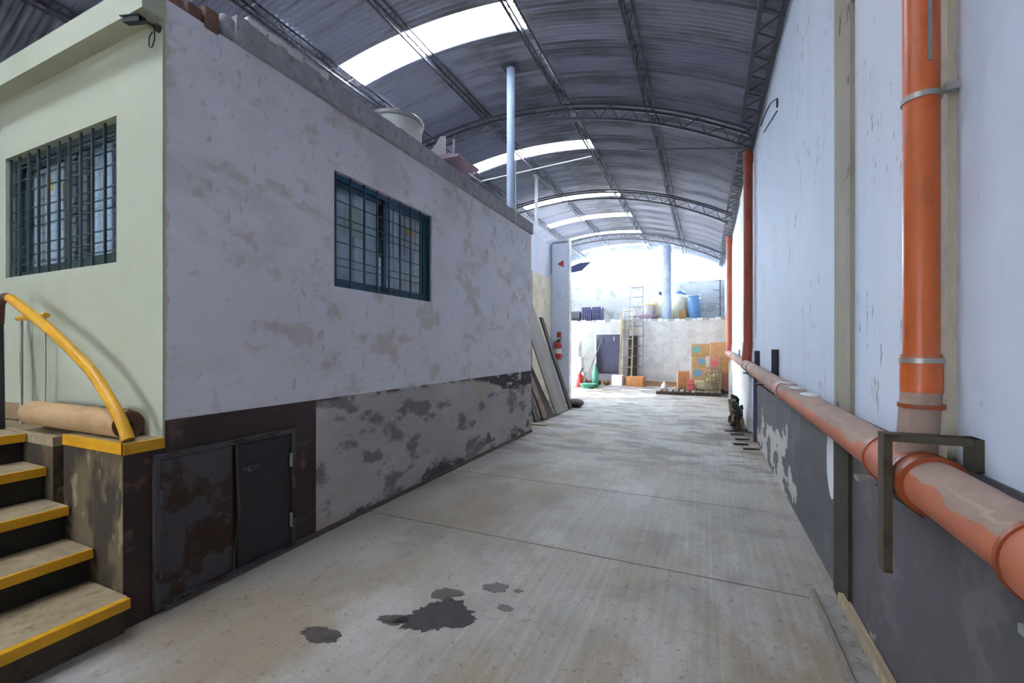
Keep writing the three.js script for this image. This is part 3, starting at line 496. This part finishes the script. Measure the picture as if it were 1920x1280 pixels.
// ------------------------------------------------------------------ recessed wall beyond the office
{
  const w = struct('wall_recess', 'pale blue wall set back beyond the office block', 'wall');
  obj('plaster', bx(-4.3, -4.1, 0, 4.45, DE, 12.0), M.blue, w); obj('end_wall', bx(-7.7, -3.575, 0, 4.58, 12.0, 12.2), M.blue, w);
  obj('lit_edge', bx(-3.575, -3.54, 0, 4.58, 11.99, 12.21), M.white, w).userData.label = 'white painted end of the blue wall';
  struct('door_3', 'cream panel standing against the recessed blue wall', 'door', bx(-4.098, -4.06, 0, 3.46, 10.45, 11.9), M.panelCream);
  tag(obj('conduit', tube([P(-3.6, 4.5, 11.98), P(-4.0, 4.5, 11.98), P(-4.06, 4.42, 11.98), P(-4.06, 3.6, 11.98)], 0.016, 30, 8), M.galv), 'thin conduit bending down the corner above the extinguisher', 'conduit');
}
{
  const t = thing('fire_extinguisher', 'red fire extinguisher hanging on the blue end wall', 'extinguisher'), x = -3.82, D = 11.87;
  obj('cylinder', lathe([[0, 0], [0.085, 0.0], [0.095, 0.02], [0.095, 0.40], [0.06, 0.47], [0.025, 0.49], [0, 0.5]], x, 1.15, D, 24), M.red, t);
  obj('label_band', lathe([[0.0962, 0.16], [0.0962, 0.3]], x, 1.15, D, 24), M.white, t); obj('valve', [bx(x - 0.025, x + 0.025, 1.63, 1.69, D - 0.025, D + 0.025), bar(P(x - 0.02, 1.7, D), P(x + 0.12, 1.75, D), 0.03, 0.012)], M.black, t);
  obj('hose', tube([P(x - 0.02, 1.66, D - 0.02), P(x - 0.12, 1.62, D - 0.03), P(x - 0.14, 1.45, D - 0.03), P(x - 0.1, 1.28, D - 0.05)], 0.014, 24, 8), M.rubber, t); obj('wall_hook', bx(x - 0.04, x + 0.04, 1.6, 1.7, D + 0.03, 12.0), M.galv, t);
  tag(obj('safety_sign', bx(-3.9, -3.78, 1.77, 1.92, 11.985, 12.0), M.red), 'small red sign just above the extinguisher', 'sign');
  const s = thing('alarm_sign', 'small red wedge sign high on the blue end wall', 'sign'); obj('plate', poly([[-0.09, 0], [0.09, -0.1], [0.09, 0.1]], 0.02, (g) => g.translate(-3.8, 3.88, -11.995)), M.red, s);
}
// boards leaning in the recess
{
  const lean = (name, label, D0, D1, xb, xt, yt, th, m) => { const a = P(xb, 0.0, (D0 + D1) / 2), b = P(xt, yt, (D0 + D1) / 2); const d = b.clone().sub(a).normalize(); const n = new THREE.Vector3(-d.y, d.x, 0); a.addScaledVector(n, -th / 2); b.addScaledVector(n, -th / 2); a.y += 0.02; return tag(obj(name, bar(a, b, D1 - D0, th), m), label, 'board'); };
  lean('leaning_board', 'wide grey beige board leaning in the recess before the extinguisher', 9.0, 9.85, -2.97, -4.05, 3.1, 0.03, M.woodGrey);
  lean('leaning_board', 'narrow dark plank leaning behind the wide beige board', 10.1, 10.3, -3.0, -3.75, 2.22, 0.04, M.woodDark);
  lean('leaning_board', 'dark panel leaning in front of the wide beige board', 8.55, 8.93, -3.0, -3.75, 1.55, 0.03, M.woodDark);
  lean('leaning_board', 'black board leaning nearest the office corner', 7.95, 8.2, -3.05, -3.6, 1.75, 0.03, M.black);
  lean('leaning_board', 'brown plank leaning between the dark ones', 8.25, 8.5, -3.0, -3.5, 1.3, 0.04, M.wood);
  tag(obj('white_stick', rod(P(-3.0, 0.02, 8.6), P(-3.15, 0.62, 8.22), 0.014, 8), M.white), 'thin white stick leaning on the dark planks', 'stick');
  const g = new THREE.SphereGeometry(0.2, 18, 12); g.scale(1.1, 0.5, 1.3); g.translate(-2.98, 0.1, -10.62); tag(obj('cement_sack', uvMetres(g), mat('#6c6468', { map: T.speck, rough: 0.95 })), 'dusty grey sack on the floor behind the leaning board', 'sack');
  tag(obj('floor_plank', bx(-3.5, -2.75, 0, 0.03, 7.75, 7.9), M.woodPale), 'pale plank on the floor at the foot of the leaning boards', 'plank');
}

// ------------------------------------------------------------------ rear platform, rear wall and lattice window
const DP = 18.5, YP = 2.62;
{
  const p = struct('wall_platform', 'off white front wall of the raised rear platform', 'wall');
  const G = new THREE.Shape([[XW, 0], [XR, 0], [XR, YP], [XW, YP]].map(([a, b]) => new THREE.Vector2(a, b)));
  obj('plaster', bx(XW, XR - 0.002, 0, YP - 0.08, DP, DP + 0.2), M.platform, p); obj('deck', bx(XW, XR - 0.002, YP - 0.1, YP, DP + 0.02, DB), M.grey, p); const r = rng(9);
  for (let i = 0; i < 34; i++) { const x = XW + 1.4 + i * 0.21; obj('broken_edge', bx(x, x + 0.2, YP - 0.09, YP - 0.01 + r() * 0.05, DP - 0.005, DP + 0.16, 0.02), i % 3 ? M.white : M.curb, p); }
  const s = struct('wall_stub', 'bright stepped white masonry stub at the left of the platform', 'wall'); for (const [x0, x1, y0, y1] of [[-6.4, -4.62, 0, 2.5], [-4.62, -4.5, 0, 1.75], [-4.5, -4.39, 0, 1.1], [-4.39, -4.3, 0, 0.5]]) obj('masonry_step', bx(x0, x1, y0, y1, 16.5, 17.0), M.white, s);
}
{
  const w = struct('wall_rear', 'mottled masonry rear wall under the lattice window', 'wall'), sill = 4.4;
  const mg = bx(XW - 0.2, XR + 0.2, 0, sill, DB, DB + 0.2); const uv = mg.attributes.uv; for (let k = 0; k < uv.count; k++) uv.setY(k, uv.getY(k) - YP); obj('masonry', mg, M.mason, w);
  obj('side_pier', bx(XW - 0.2, XW + 0.5, sill, roofY(XW + 0.5), DB, DB + 0.2), M.mason, w);
  const win = struct('window_3', 'wide arched window of small panes across the top of the rear wall', 'window');
  const S = 0.335, x0 = XW + 0.5, nx = Math.floor((XR - x0) / S), sx = (XR - x0) / nx, rowH = 0.32;
  for (let i = 0; i <= nx; i++) { const x = x0 + i * sx; obj('upright_bar', bx(x - 0.012, x + 0.012, sill, roofY(x), DB + 0.08, DB + 0.12), M.galv, win); }
  for (let j = 0; j < 5; j++) { const y = sill + j * rowH; let xa = x0, xb = XR; const half = Math.sqrt(Math.max(0, RR * RR - (y + 0.02 - CY) ** 2)); xa = Math.max(xa, XC - half); xb = Math.min(xb, XC + half); obj('cross_bar', bx(xa, xb, y - 0.012, y + 0.012, DB + 0.08, DB + 0.12), M.galv, win); }
  for (let i = 0; i < nx; i++) for (let j = 0; j < 6; j++) {
    const xa = x0 + i * sx + 0.012, xb = xa + sx - 0.024, ya = sill + j * rowH + 0.012, yt = ya + rowH - 0.024, ra = roofY(xa) - 0.03, rb = roofY(xb) - 0.03; if (Math.min(ra, rb) < ya + 0.03) continue;
    if (i < 4 && i > 0 && j >= 2) continue;      // covered by the blue sheet
    obj('pane', poly([[xa, ya], [xb, ya], [xb, Math.min(yt, rb)], [xa, Math.min(yt, ra)]], 0.004, (g) => g.translate(0, 0, -DB - 0.104)), M.glass, win);
  }
  tag(obj('blue_sheet', poly([[-6.9, 5.02], [-5.5, 5.2], [-5.0, 5.62], [-5.6, 5.6], [-6.9, 5.2]], 0.02, (g) => g.translate(0, 0, -DB + 0.02)), M.navy), 'torn dark blue sheet hanging in the left of the rear window', 'sheet');
}
{ // far left wall with a side gate open to the yard
  const w = struct('wall_outer_left', 'far left boundary wall of the hall with an open side gate', 'wall'), top = roofY(XW) + 0.02;
  for (const [a, b, y] of [[DF - 0.2, 13.0, 0], [13.0, 16.0, 3.0], [16.0, DB + 0.2, 0]]) obj('masonry', bx(XW - 0.2, XW, y, top, a, b), M.white, w);
  struct('floor', 'concrete yard outside the side gate', 'ground', bx(-26, XW - 0.21, -0.4, -0.02, 4, 30), M.white);
}
{ // front wall behind the camera with its open entrance
  const w = struct('wall_entrance', 'front wall of the hall behind the camera with a wide open entrance', 'wall'); const pts = [[XW, 0], [-4.3, 0], [-4.3, 2.4], [-3.2, 2.4], [-3.2, 0], [XR, 0]]; for (let i = 0; i <= 20; i++) { const x = XR + (XW - XR) * i / 20; pts.push([x, roofY(x)]); }
  obj('masonry', poly(pts, 0.2, (g) => g.translate(0, 0, -DF)), M.white, w);
}
// round column on the platform
{ const t = thing('blue_column', 'thick pale blue column on the rear platform in front of the window', 'column'), x = -1.45, D = 19.0; obj('shaft', rod(P(x, YP, D), P(x, roofY(x) - 0.12, D), 0.19, 28), M.lightblue, t); obj('capital', bx(x - 0.3, x + 0.3, roofY(x) - 0.14, roofY(x) - 0.04, D - 0.25, D + 0.25), M.lightblue, t); }
// tanks, drums and the rest on the platform
{
  const t = thing('water_tank', 'cream water tank with a tapered top behind the blue column', 'tank'); obj('shell', lathe([[0, 0], [0.53, 0], [0.56, 0.04], [0.56, 0.85], [0.42, 1.08], [0.2, 1.16], [0, 1.16]], -1.12, YP, 20.15, 36), M.cream, t); obj('lid', lathe([[0, 0.16], [0.2, 0.14], [0.24, 0.02], [0.24, 0]], -1.0, YP + 1.14, 20.15, 24), M.plasticBlue, t);
  const t2 = thing('plastic_drum', 'pale cream drum to the left of the blue column', 'drum'); obj('shell', lathe([[0, 0], [0.3, 0], [0.32, 0.03], [0.32, 0.8], [0.16, 1.05], [0.1, 1.1], [0, 1.1]], -1.85, YP, 19.6, 28), M.cream, t2); obj('cap', lathe([[0, 0.16], [0.06, 0.15], [0.08, 0]], -1.75, YP + 1.08, 19.6, 16), M.navy, t2);
  const d = thing('blue_drum', 'upright blue plastic drum at the right of the water tank', 'drum'); obj('shell', lathe([[0, 0], [0.24, 0], [0.25, 0.03], [0.25, 0.3], [0.262, 0.32], [0.25, 0.34], [0.25, 0.66], [0.262, 0.68], [0.25, 0.7], [0.24, 0.98], [0, 1.0]], -0.42, YP, 19.5, 28), M.plasticBlue, d); obj('rim', lathe([[0.235, 0.97], [0.262, 0.97], [0.262, 1.02], [0.235, 1.02]], -0.42, YP, 19.5, 28), M.lightblue, d);
  tag(obj('carton', bx(-0.98, -0.72, YP, YP + 0.4, 19.25, 19.5), M.cardboard), 'small orange carton in front of the water tank', 'carton');
  const b = thing('paint_bucket', 'white bucket with a yellow lid on the platform beside the ladder', 'bucket'); obj('pail', lathe([[0, 0], [0.2, 0], [0.25, 0.4], [0.26, 0.42]], -2.2, YP + 0.2, 18.95, 24), M.white, b); obj('lid', lathe([[0, 0.1], [0.14, 0.1], [0.2, 0.04], [0.27, 0.02], [0.27, 0]], -2.17, YP + 0.62, 18.95, 24), M.plasticYellow, b);
  tag(obj('pink_basin', lathe([[0, 0], [0.28, 0], [0.4, 0.19], [0.37, 0.2], [0, 0.19]], -2.2, YP, 18.95, 28), M.pink), 'pink basin under the white bucket', 'basin');
  tag(obj('white_bottle', lathe([[0, 0], [0.1, 0], [0.11, 0.3], [0.04, 0.42], [0.04, 0.5], [0, 0.5]], -2.8, YP, 19.0, 18), M.white), 'white bottle on the platform near the ladder top', 'bottle');
}
function crate(x, y, D, w, h, dd, m, label) {
  const t = thing('plastic_crate', label, 'crate', 'dark plastic crates on the platform', P(x, y, D)); const b = (n, x0, x1, y0, y1, z0, z1) => obj(n, bx(x0, x1, y0, y1, z0, z1), m, t);
  b('bottom', -w / 2, w / 2, 0, 0.03, -dd / 2, dd / 2); for (const z of [-dd / 2, dd / 2 - 0.03]) { for (let i = 0; i < 5; i++) { const a = -w / 2 + (w - 0.06) * i / 4; b('upright', a, a + 0.06, 0.03, h - 0.08, z, z + 0.03); } b('rim', -w / 2, w / 2, h - 0.08, h, z, z + 0.03); b('rail', -w / 2 + 0.06, w / 2 - 0.06, h * 0.45, h * 0.45 + 0.05, z + 0.004, z + 0.024); }
  for (const xx of [-w / 2, w / 2 - 0.03]) b('side', xx, xx + 0.03, 0.03, h, -dd / 2 + 0.03, dd / 2 - 0.03);
}
crate(-4.78, YP, 19.1, 0.42, 0.62, 0.5, M.navy, 'dark purple plastic crate at the left of the platform, taller'); crate(-4.32, YP, 19.1, 0.4, 0.62, 0.5, M.navy, 'dark purple plastic crate next to the taller one, nearer the ladder');
{ const t = thing('motor', 'grey round motor left of the crates on the platform', 'motor'); const g = new THREE.CylinderGeometry(0.2, 0.2, 0.42, 24); g.rotateZ(Math.PI / 2); g.translate(-5.3, YP + 0.26, -19.0); obj('housing', uvMetres(g), M.steel, t); obj('foot', bx(-5.45, -5.15, YP, YP + 0.1, 18.85, 19.15), M.darkSteel, t); for (let i = 0; i < 5; i++) { const f = new THREE.TorusGeometry(0.2, 0.018, 6, 24); f.rotateY(Math.PI / 2); f.translate(-5.46 + i * 0.08, YP + 0.26, -19.0); obj('fin', uvMetres(f), M.steel, t); } }
{ const t = thing('steel_upright', 'thin rusty upright with short arms on the platform against the right wall', 'post'); obj('post', rod(P(0.55, YP, 19.2), P(0.55, 4.2, 19.2), 0.02, 8), M.purple, t); for (const y of [3.2, 3.75, 4.15]) obj('arm', rod(P(0.55, y, 19.2), P(0.3, y + 0.02, 19.2), 0.012, 6), M.purple, t); obj('base', bx(0.4, 0.7, YP, YP + 0.06, 19.05, 19.35), M.redPrint, t); }
// ------------------------------------------------------------------ rear door, ladders and floor clutter
{
  const d = struct('door_2', 'dark glossy steel door in the platform wall', 'door'), y0 = 0.36, y1 = 2.02, x0 = -4.25, x1 = -3.2, D = DP;
  obj('door_frame', [bx(x0 - 0.08, x0, y0 - 0.3, y1 + 0.06, D - 0.03, D + 0.01), bx(x1, x1 + 0.06, y0 - 0.3, y1 + 0.06, D - 0.03, D + 0.01), bx(x0, x1, y1, y1 + 0.06, D - 0.03, D + 0.01)], M.white, d);
  const l = obj('door_leaf', bx(x0, x1, y0, y1, D - 0.02, D + 0.01), M.doorMetal, d); obj('lower_panel', bx(x0 + 0.12, x1 - 0.35, y0 + 0.08, y0 + 0.75, D - 0.03, D - 0.018), M.doorMetal, l); obj('rail', bx(x0 + 0.03, x1 - 0.03, 1.2, 1.26, D - 0.03, D - 0.018), M.doorMetal, l); obj('handle', bx(x1 - 0.32, x1 - 0.28, 1.75, 1.95, D - 0.05, D - 0.02), M.galv, l);
  obj('threshold', bx(x0 - 0.08, x1 + 0.06, 0, y0, D - 0.25, D), M.curb, d);
}
function ladder(label, a0, a1, w0, w1, n, m, r, wood) {
  const t = thing('ladder', label, 'ladder'); const L = (s, k) => new THREE.Vector3().lerpVectors(a0, a1, k).add(new THREE.Vector3(s * (w0 + (w1 - w0) * k) / 2, 0, 0));
  for (const s of [-1, 1]) obj('side_rail', bar(L(s, 0), L(s, 1), wood ? 0.09 : 0.06, wood ? 0.045 : 0.03), m, t); for (let i = 0; i < n; i++) { const k = (i + 0.7) / n; obj('rung', rod(L(-1, k), L(1, k), r, 8), m, t); }
}
ladder('tall grey aluminium ladder leaning over the platform edge', P(-2.55, 0.02, 17.75), P(-2.6, 4.1, 18.75), 0.62, 0.5, 10, M.aluminium, 0.018, false);
ladder('wooden ladder leaning to the left of the aluminium one', P(-2.92, 0.02, 17.65), P(-2.9, 3.1, 18.44), 0.5, 0.42, 8, M.woodPale, 0.022, true);
tag(obj('tall_plank', bar(P(-2.72, 0.0, 18.2), P(-2.72, 1.95, 18.43), 0.05, 0.36, new THREE.Vector3(0, 0, 1)), M.woodDark), 'dark upright plank behind the ladders', 'plank');
tag(obj('tall_plank', bar(P(-3.14, 0.0, 18.1), P(-3.16, 2.6, 18.43), 0.04, 0.14, new THREE.Vector3(0, 0, 1)), M.cream), 'pale upright timber between the door and the ladders', 'plank');
function carton(name, x0, x1, y0, y1, D0, D1, m, label, print, turn = 0) {
  const cx = (x0 + x1) / 2, cd = (D0 + D1) / 2, t = thing(name, label, 'box', undefined, P(cx, y0, cd)); t.rotation.y = turn; const w = x1 - x0, h = y1 - y0, d = D1 - D0;
  obj('body', bx(-w / 2, w / 2, 0, h, -d / 2, d / 2, 0.012), m, t); obj('tape', bx(-0.03, 0.03, h - 0.001, h + 0.002, -d / 2, d / 2), M.kraft, t); obj('flap_seam', bx(-w / 2 + 0.01, w / 2 - 0.01, h - 0.001, h + 0.003, -0.006, 0.006), M.cardboard2, t);
  if (print) obj('print', poly(Array.from({ length: 24 }, (_, i) => [Math.cos(i / 24 * 6.2832) * print[1], Math.sin(i / 24 * 6.2832) * print[1] * 0.9]), 0.003, (g) => g.translate(print[2] ?? -w * 0.12, h * 0.55, d / 2)), print[0], t);
}
carton('orange_carton', -2.75, -2.12, 0, 0.36, 16.9, 17.5, mat('#c4824c', { map: T.cloud, rough: 0.9 }), 'long orange carton on the floor at the foot of the ladders');
tag(obj('white_block', bx(-3.3, -2.9, 0, 0.4, 16.9, 17.3, 0.02), M.white), 'white block on the floor in front of the dark door', 'block');
{ const r = rng(17); let i = 0; for (const l of ['brown stone left of the white block', 'brown stone below the door corner', 'dark stone between the mop and the block', 'small stone next to the green bottle']) { const g = new THREE.IcosahedronGeometry(0.12 + r() * 0.04, 1); const p = g.attributes.position; for (let k = 0; k < p.count; k++) { const f = 0.8 + 0.4 * fbm(p.getX(k) * 8 + i * 7 + 20, p.getY(k) * 8 + p.getZ(k) * 6 + 20, 2); p.setXYZ(k, p.getX(k) * f, p.getY(k) * f * 0.8, p.getZ(k) * f); } g.computeVertexNormals(); g.translate(-4.45 + i * 0.3, 0.085, -17.3 + r() * 0.2); tag(obj('stone', uvMetres(g), i % 2 ? M.wood : M.woodDark), l, 'stone', 'stones by the rear door'); i++; } }
{ const t = thing('mop', 'mop with a thin handle leaning near the green bottles', 'mop'); obj('handle', rod(P(-4.12, 0.25, 16.2), P(-3.98, 1.9, 18.44), 0.02, 8), M.woodGrey, t); const g = new THREE.ConeGeometry(0.16, 0.34, 16); g.translate(-4.12, 0.17, -16.2); obj('head', uvMetres(g), M.woodDark, t);
  tag(obj('green_bottle', lathe([[0, 0], [0.1, 0], [0.12, 0.03], [0.12, 0.55], [0.04, 0.75], [0.04, 0.88], [0, 0.88]], -3.74, 0, 16.1, 20), M.plasticGreen), 'tall green plastic bottle by the rear left clutter', 'bottle');
  tag(obj('green_basin', lathe([[0, 0], [0.2, 0], [0.32, 0.17], [0.29, 0.18], [0, 0.05]], -3.85, 0, 15.45, 24), M.plasticGreen), 'green basin on the floor beside the green bottle', 'basin');
  const f = thing('red_can', 'red can with a dark spout left of the green bottle', 'can'); obj('body', lathe([[0, 0], [0.13, 0], [0.13, 0.42], [0.05, 0.52], [0, 0.52]], -4.25, 0, 15.8, 20), M.red, f); obj('spout', rod(P(-4.25, 0.5, 15.8), P(-4.15, 0.72, 15.8), 0.035, 10), M.woodDark, f); }
{ // thin sheets on the floor in the sun
  const r = rng(77); const L = ['white sheet on the floor nearest the blue wall end', 'crumpled white sheet by the green basin', 'pinkish board lying in the sunlight', 'pale yellow sheet in the sunlight', 'narrow white strip on the sunlit floor', 'white sheet nearest the pallets', 'thin pink strip crossing the sunlit boards']; const S = [[-4.0, 15.4, 0.5, 0.4], [-4.6, 15.4, 0.45, 0.35], [-2.9, 15.6, 0.8, 0.28], [-3.5, 15.0, 0.5, 0.35], [-2.3, 15.1, 0.7, 0.18], [-1.9, 15.7, 0.45, 0.3], [-2.6, 16.1, 0.9, 0.12]];
  S.forEach(([x, D, w, d], i) => { const g = bx(-w / 2, w / 2, 0, 0.014, -d / 2, d / 2); g.rotateY((r() - 0.5) * 0.8); g.translate(x, 0.002, -D); tag(obj('floor_sheet', g, [M.white, M.white, M.pink, M.cream, M.white, M.white, M.pink][i]), L[i], 'sheet', 'sheets scattered on the rear floor'); });
}
// ------------------------------------------------------------------ pallets and boxes by the right wall
function pallet(x, D, w, d, label, y = 0) {
  const t = thing('pallet', label, 'pallet', 'wooden pallets under the boxes', P(x, y, D)); for (const k of [-1, 0, 1]) obj('runner', bx(-w / 2, w / 2, 0, 0.09, k * (d / 2 - 0.05) - 0.045, k * (d / 2 - 0.05) + 0.045), M.woodDark, t); for (let i = 0; i < 7; i++) { const a = -w / 2 + (w - 0.12) * i / 6; obj('deck_board', bx(a, a + 0.12, 0.09, 0.115, -d / 2, d / 2), i % 2 ? M.wood : M.woodGrey, t); }
}
pallet(-0.85, 14.9, 1.15, 0.9, 'empty low pallet sticking out left of the boxes'); pallet(0.1, 14.95, 0.7, 0.9, 'pallet carrying the stacked cartons');
const c1 = M.cardboard, c2 = M.cardboard2, pT = M.tealPrint, pB = M.bluePrint, pR = M.redPrint, PY = 0.117;
pallet(-0.1, 15.8, 1.6, 0.7, 'rear pallet hidden under the cartons');
carton('carton', -0.42, 0.08, PY + 0.30, PY + 0.70, 15.55, 16.0, c1, 'lower left carton of the stack with a round blue print', [pB, 0.15]);
tag(obj('cement_bag', bx(-0.45, 0.1, PY, PY + 0.298, 15.5, 16.1, 0.09), M.sack), 'flattened sack under the lower left carton', 'sack');
carton('carton', -0.41, 0.02, PY + 0.705, PY + 1.07, 15.55, 16.0, c1, 'middle left carton of the stack with a blue corner print', [pB, 0.12, 0.08]);
carton('carton', -0.42, 0.14, PY + 1.075, PY + 1.48, 15.55, 16.0, c1, 'topmost left carton with a round teal print', [pT, 0.13, -0.12]);
carton('carton', 0.13, 0.43, PY + 0.6, PY + 1.03, 15.5, 15.95, mat('#cf8a70', { map: T.cloud, rough: 0.9 }), 'pinkish carton in the middle of the stack', [pR, 0.1, 0]);
carton('carton', 0.16, 0.68, PY + 1.035, PY + 1.52, 15.5, 15.95, mat('#d29a68', { map: T.cloud, rough: 0.9 }), 'topmost right carton against the blue wall');
carton('carton', 0.45, 0.7, PY + 0.55, PY + 1.03, 15.5, 15.95, c2, 'brown carton wedged between the pinkish one and the wall');
carton('carton', 0.14, 0.7, PY, PY + 0.545, 15.52, 16.0, mat('#a8705c', { map: T.cloud, rough: 0.9 }), 'reddish brown carton at the bottom by the wall');
carton('carton', -0.86, -0.48, PY, PY + 0.56, 15.6, 16.0, mat('#c48a5a', { map: T.cloud, rough: 0.9 }), 'upright carton standing at the left foot of the stack', undefined, 0.12);
{ const t = thing('tray_stack', 'short stack of pinkish trays at the front of the pallets', 'trays', undefined, P(-0.42, 0.117, 15.05)); for (let i = 0; i < 4; i++) obj('tray', bx(-0.11 + (i % 2) * 0.015, 0.11, 0.09 * i, 0.09 * i + 0.075, -0.11, 0.11, 0.015), M.redPrint, t); }
function sack(x, y, D, sx, sy, sz, m, label, tilt = 0) { const g = new THREE.SphereGeometry(1, 22, 14), p = g.attributes.position; for (let k = 0; k < p.count; k++) { const X = p.getX(k), Y = p.getY(k), Z = p.getZ(k), q = 1.12 - 0.12 * (Math.abs(X) ** 3 + Math.abs(Z) ** 3) + 0.08 * (fbm(X * 3 + 9, Z * 3 + Y * 2 + 9, 3) - 0.5); p.setXYZ(k, Math.sign(X) * Math.abs(X) ** 0.7 * sx * q, Y * sy * q, Math.sign(Z) * Math.abs(Z) ** 0.7 * sz * q); } g.computeVertexNormals(); g.rotateZ(tilt); g.translate(x, y, -D); tag(obj('sack', uvMetres(g), m), label, 'sack', 'sacks on the pallets'); }
sack(-0.02, 0.117 + 0.1, 15.16, 0.28, 0.1, 0.2, M.sack, 'cream sack lying flat at the front of the pallet'); sack(0.24, 0.117 + 0.4, 15.28, 0.26, 0.09, 0.16, mat('#d0bc84', { map: T.speck, rough: 0.9 }), 'yellowish sack tilted up against the bottom carton', 0.6);
{ // wire basket
  const t = thing('wire_basket', 'tall crumpled wire basket in front of the boxes by the wall', 'basket', undefined, P(0.22, 0.117, 14.75)); const r0 = 0.2, r1 = 0.24, h = 0.75; for (let i = 0; i < 16; i++) { const a = i / 16 * 6.2832, b = a + 0.5; obj('upright_wire', tube([new THREE.Vector3(Math.cos(a) * r0, 0.01, Math.sin(a) * r0), new THREE.Vector3(Math.cos((a + b) / 2) * r1, h / 2, Math.sin((a + b) / 2) * r1), new THREE.Vector3(Math.cos(b) * r0 * 0.8, h, Math.sin(b) * r0 * 0.8)], 0.011, 10, 5), M.net, t); } for (let j = 0; j < 6; j++) { const g = new THREE.TorusGeometry(j === 5 ? r0 * 0.8 : r0 + 0.03 * Math.sin(j / 5 * 3.14), 0.011, 5, 28); g.rotateX(Math.PI / 2); g.translate(0, 0.012 + (h - 0.012) * j / 5, 0); obj('hoop', uvMetres(g), M.net, t); } }
{ // bank of dirt swept against the platform wall
  const g = new THREE.PlaneGeometry(5.6, 1.3, 90, 20); g.rotateX(-Math.PI / 2); const p = g.attributes.position; for (let k = 0; k < p.count; k++) { const X = p.getX(k), Z = p.getZ(k), f = sm(0.65, -0.65, Z) * sm(2.8, 2.3, Math.abs(X)); p.setY(k, f * (0.06 + 0.1 * fbm(X * 2.2 + 9, Z * 3 + 9, 5)) - 0.004); } g.translate(-2.06, 0, -17.84); g.computeVertexNormals();
  const o = tag(obj('dirt_bank', uvMetres(g), M.dirt), 'low bank of brown dirt and sawdust along the foot of the platform wall', 'dirt'); o.userData.kind = 'stuff';
}
tag(obj('white_jug', lathe([[0, 0], [0.09, 0], [0.1, 0.02], [0.1, 0.14], [0.04, 0.2], [0.04, 0.24], [0, 0.24]], -1.35, 0, 16.6, 18), M.white), 'small white jug on the floor left of the pallets', 'jug');
tag(obj('cream_post', bx(0.63, 0.69, 0, 1.05, 14.15, 14.21), M.cream), 'cream upright post under the far end of the drain pipe', 'post');

renderer.render(scene, camera);
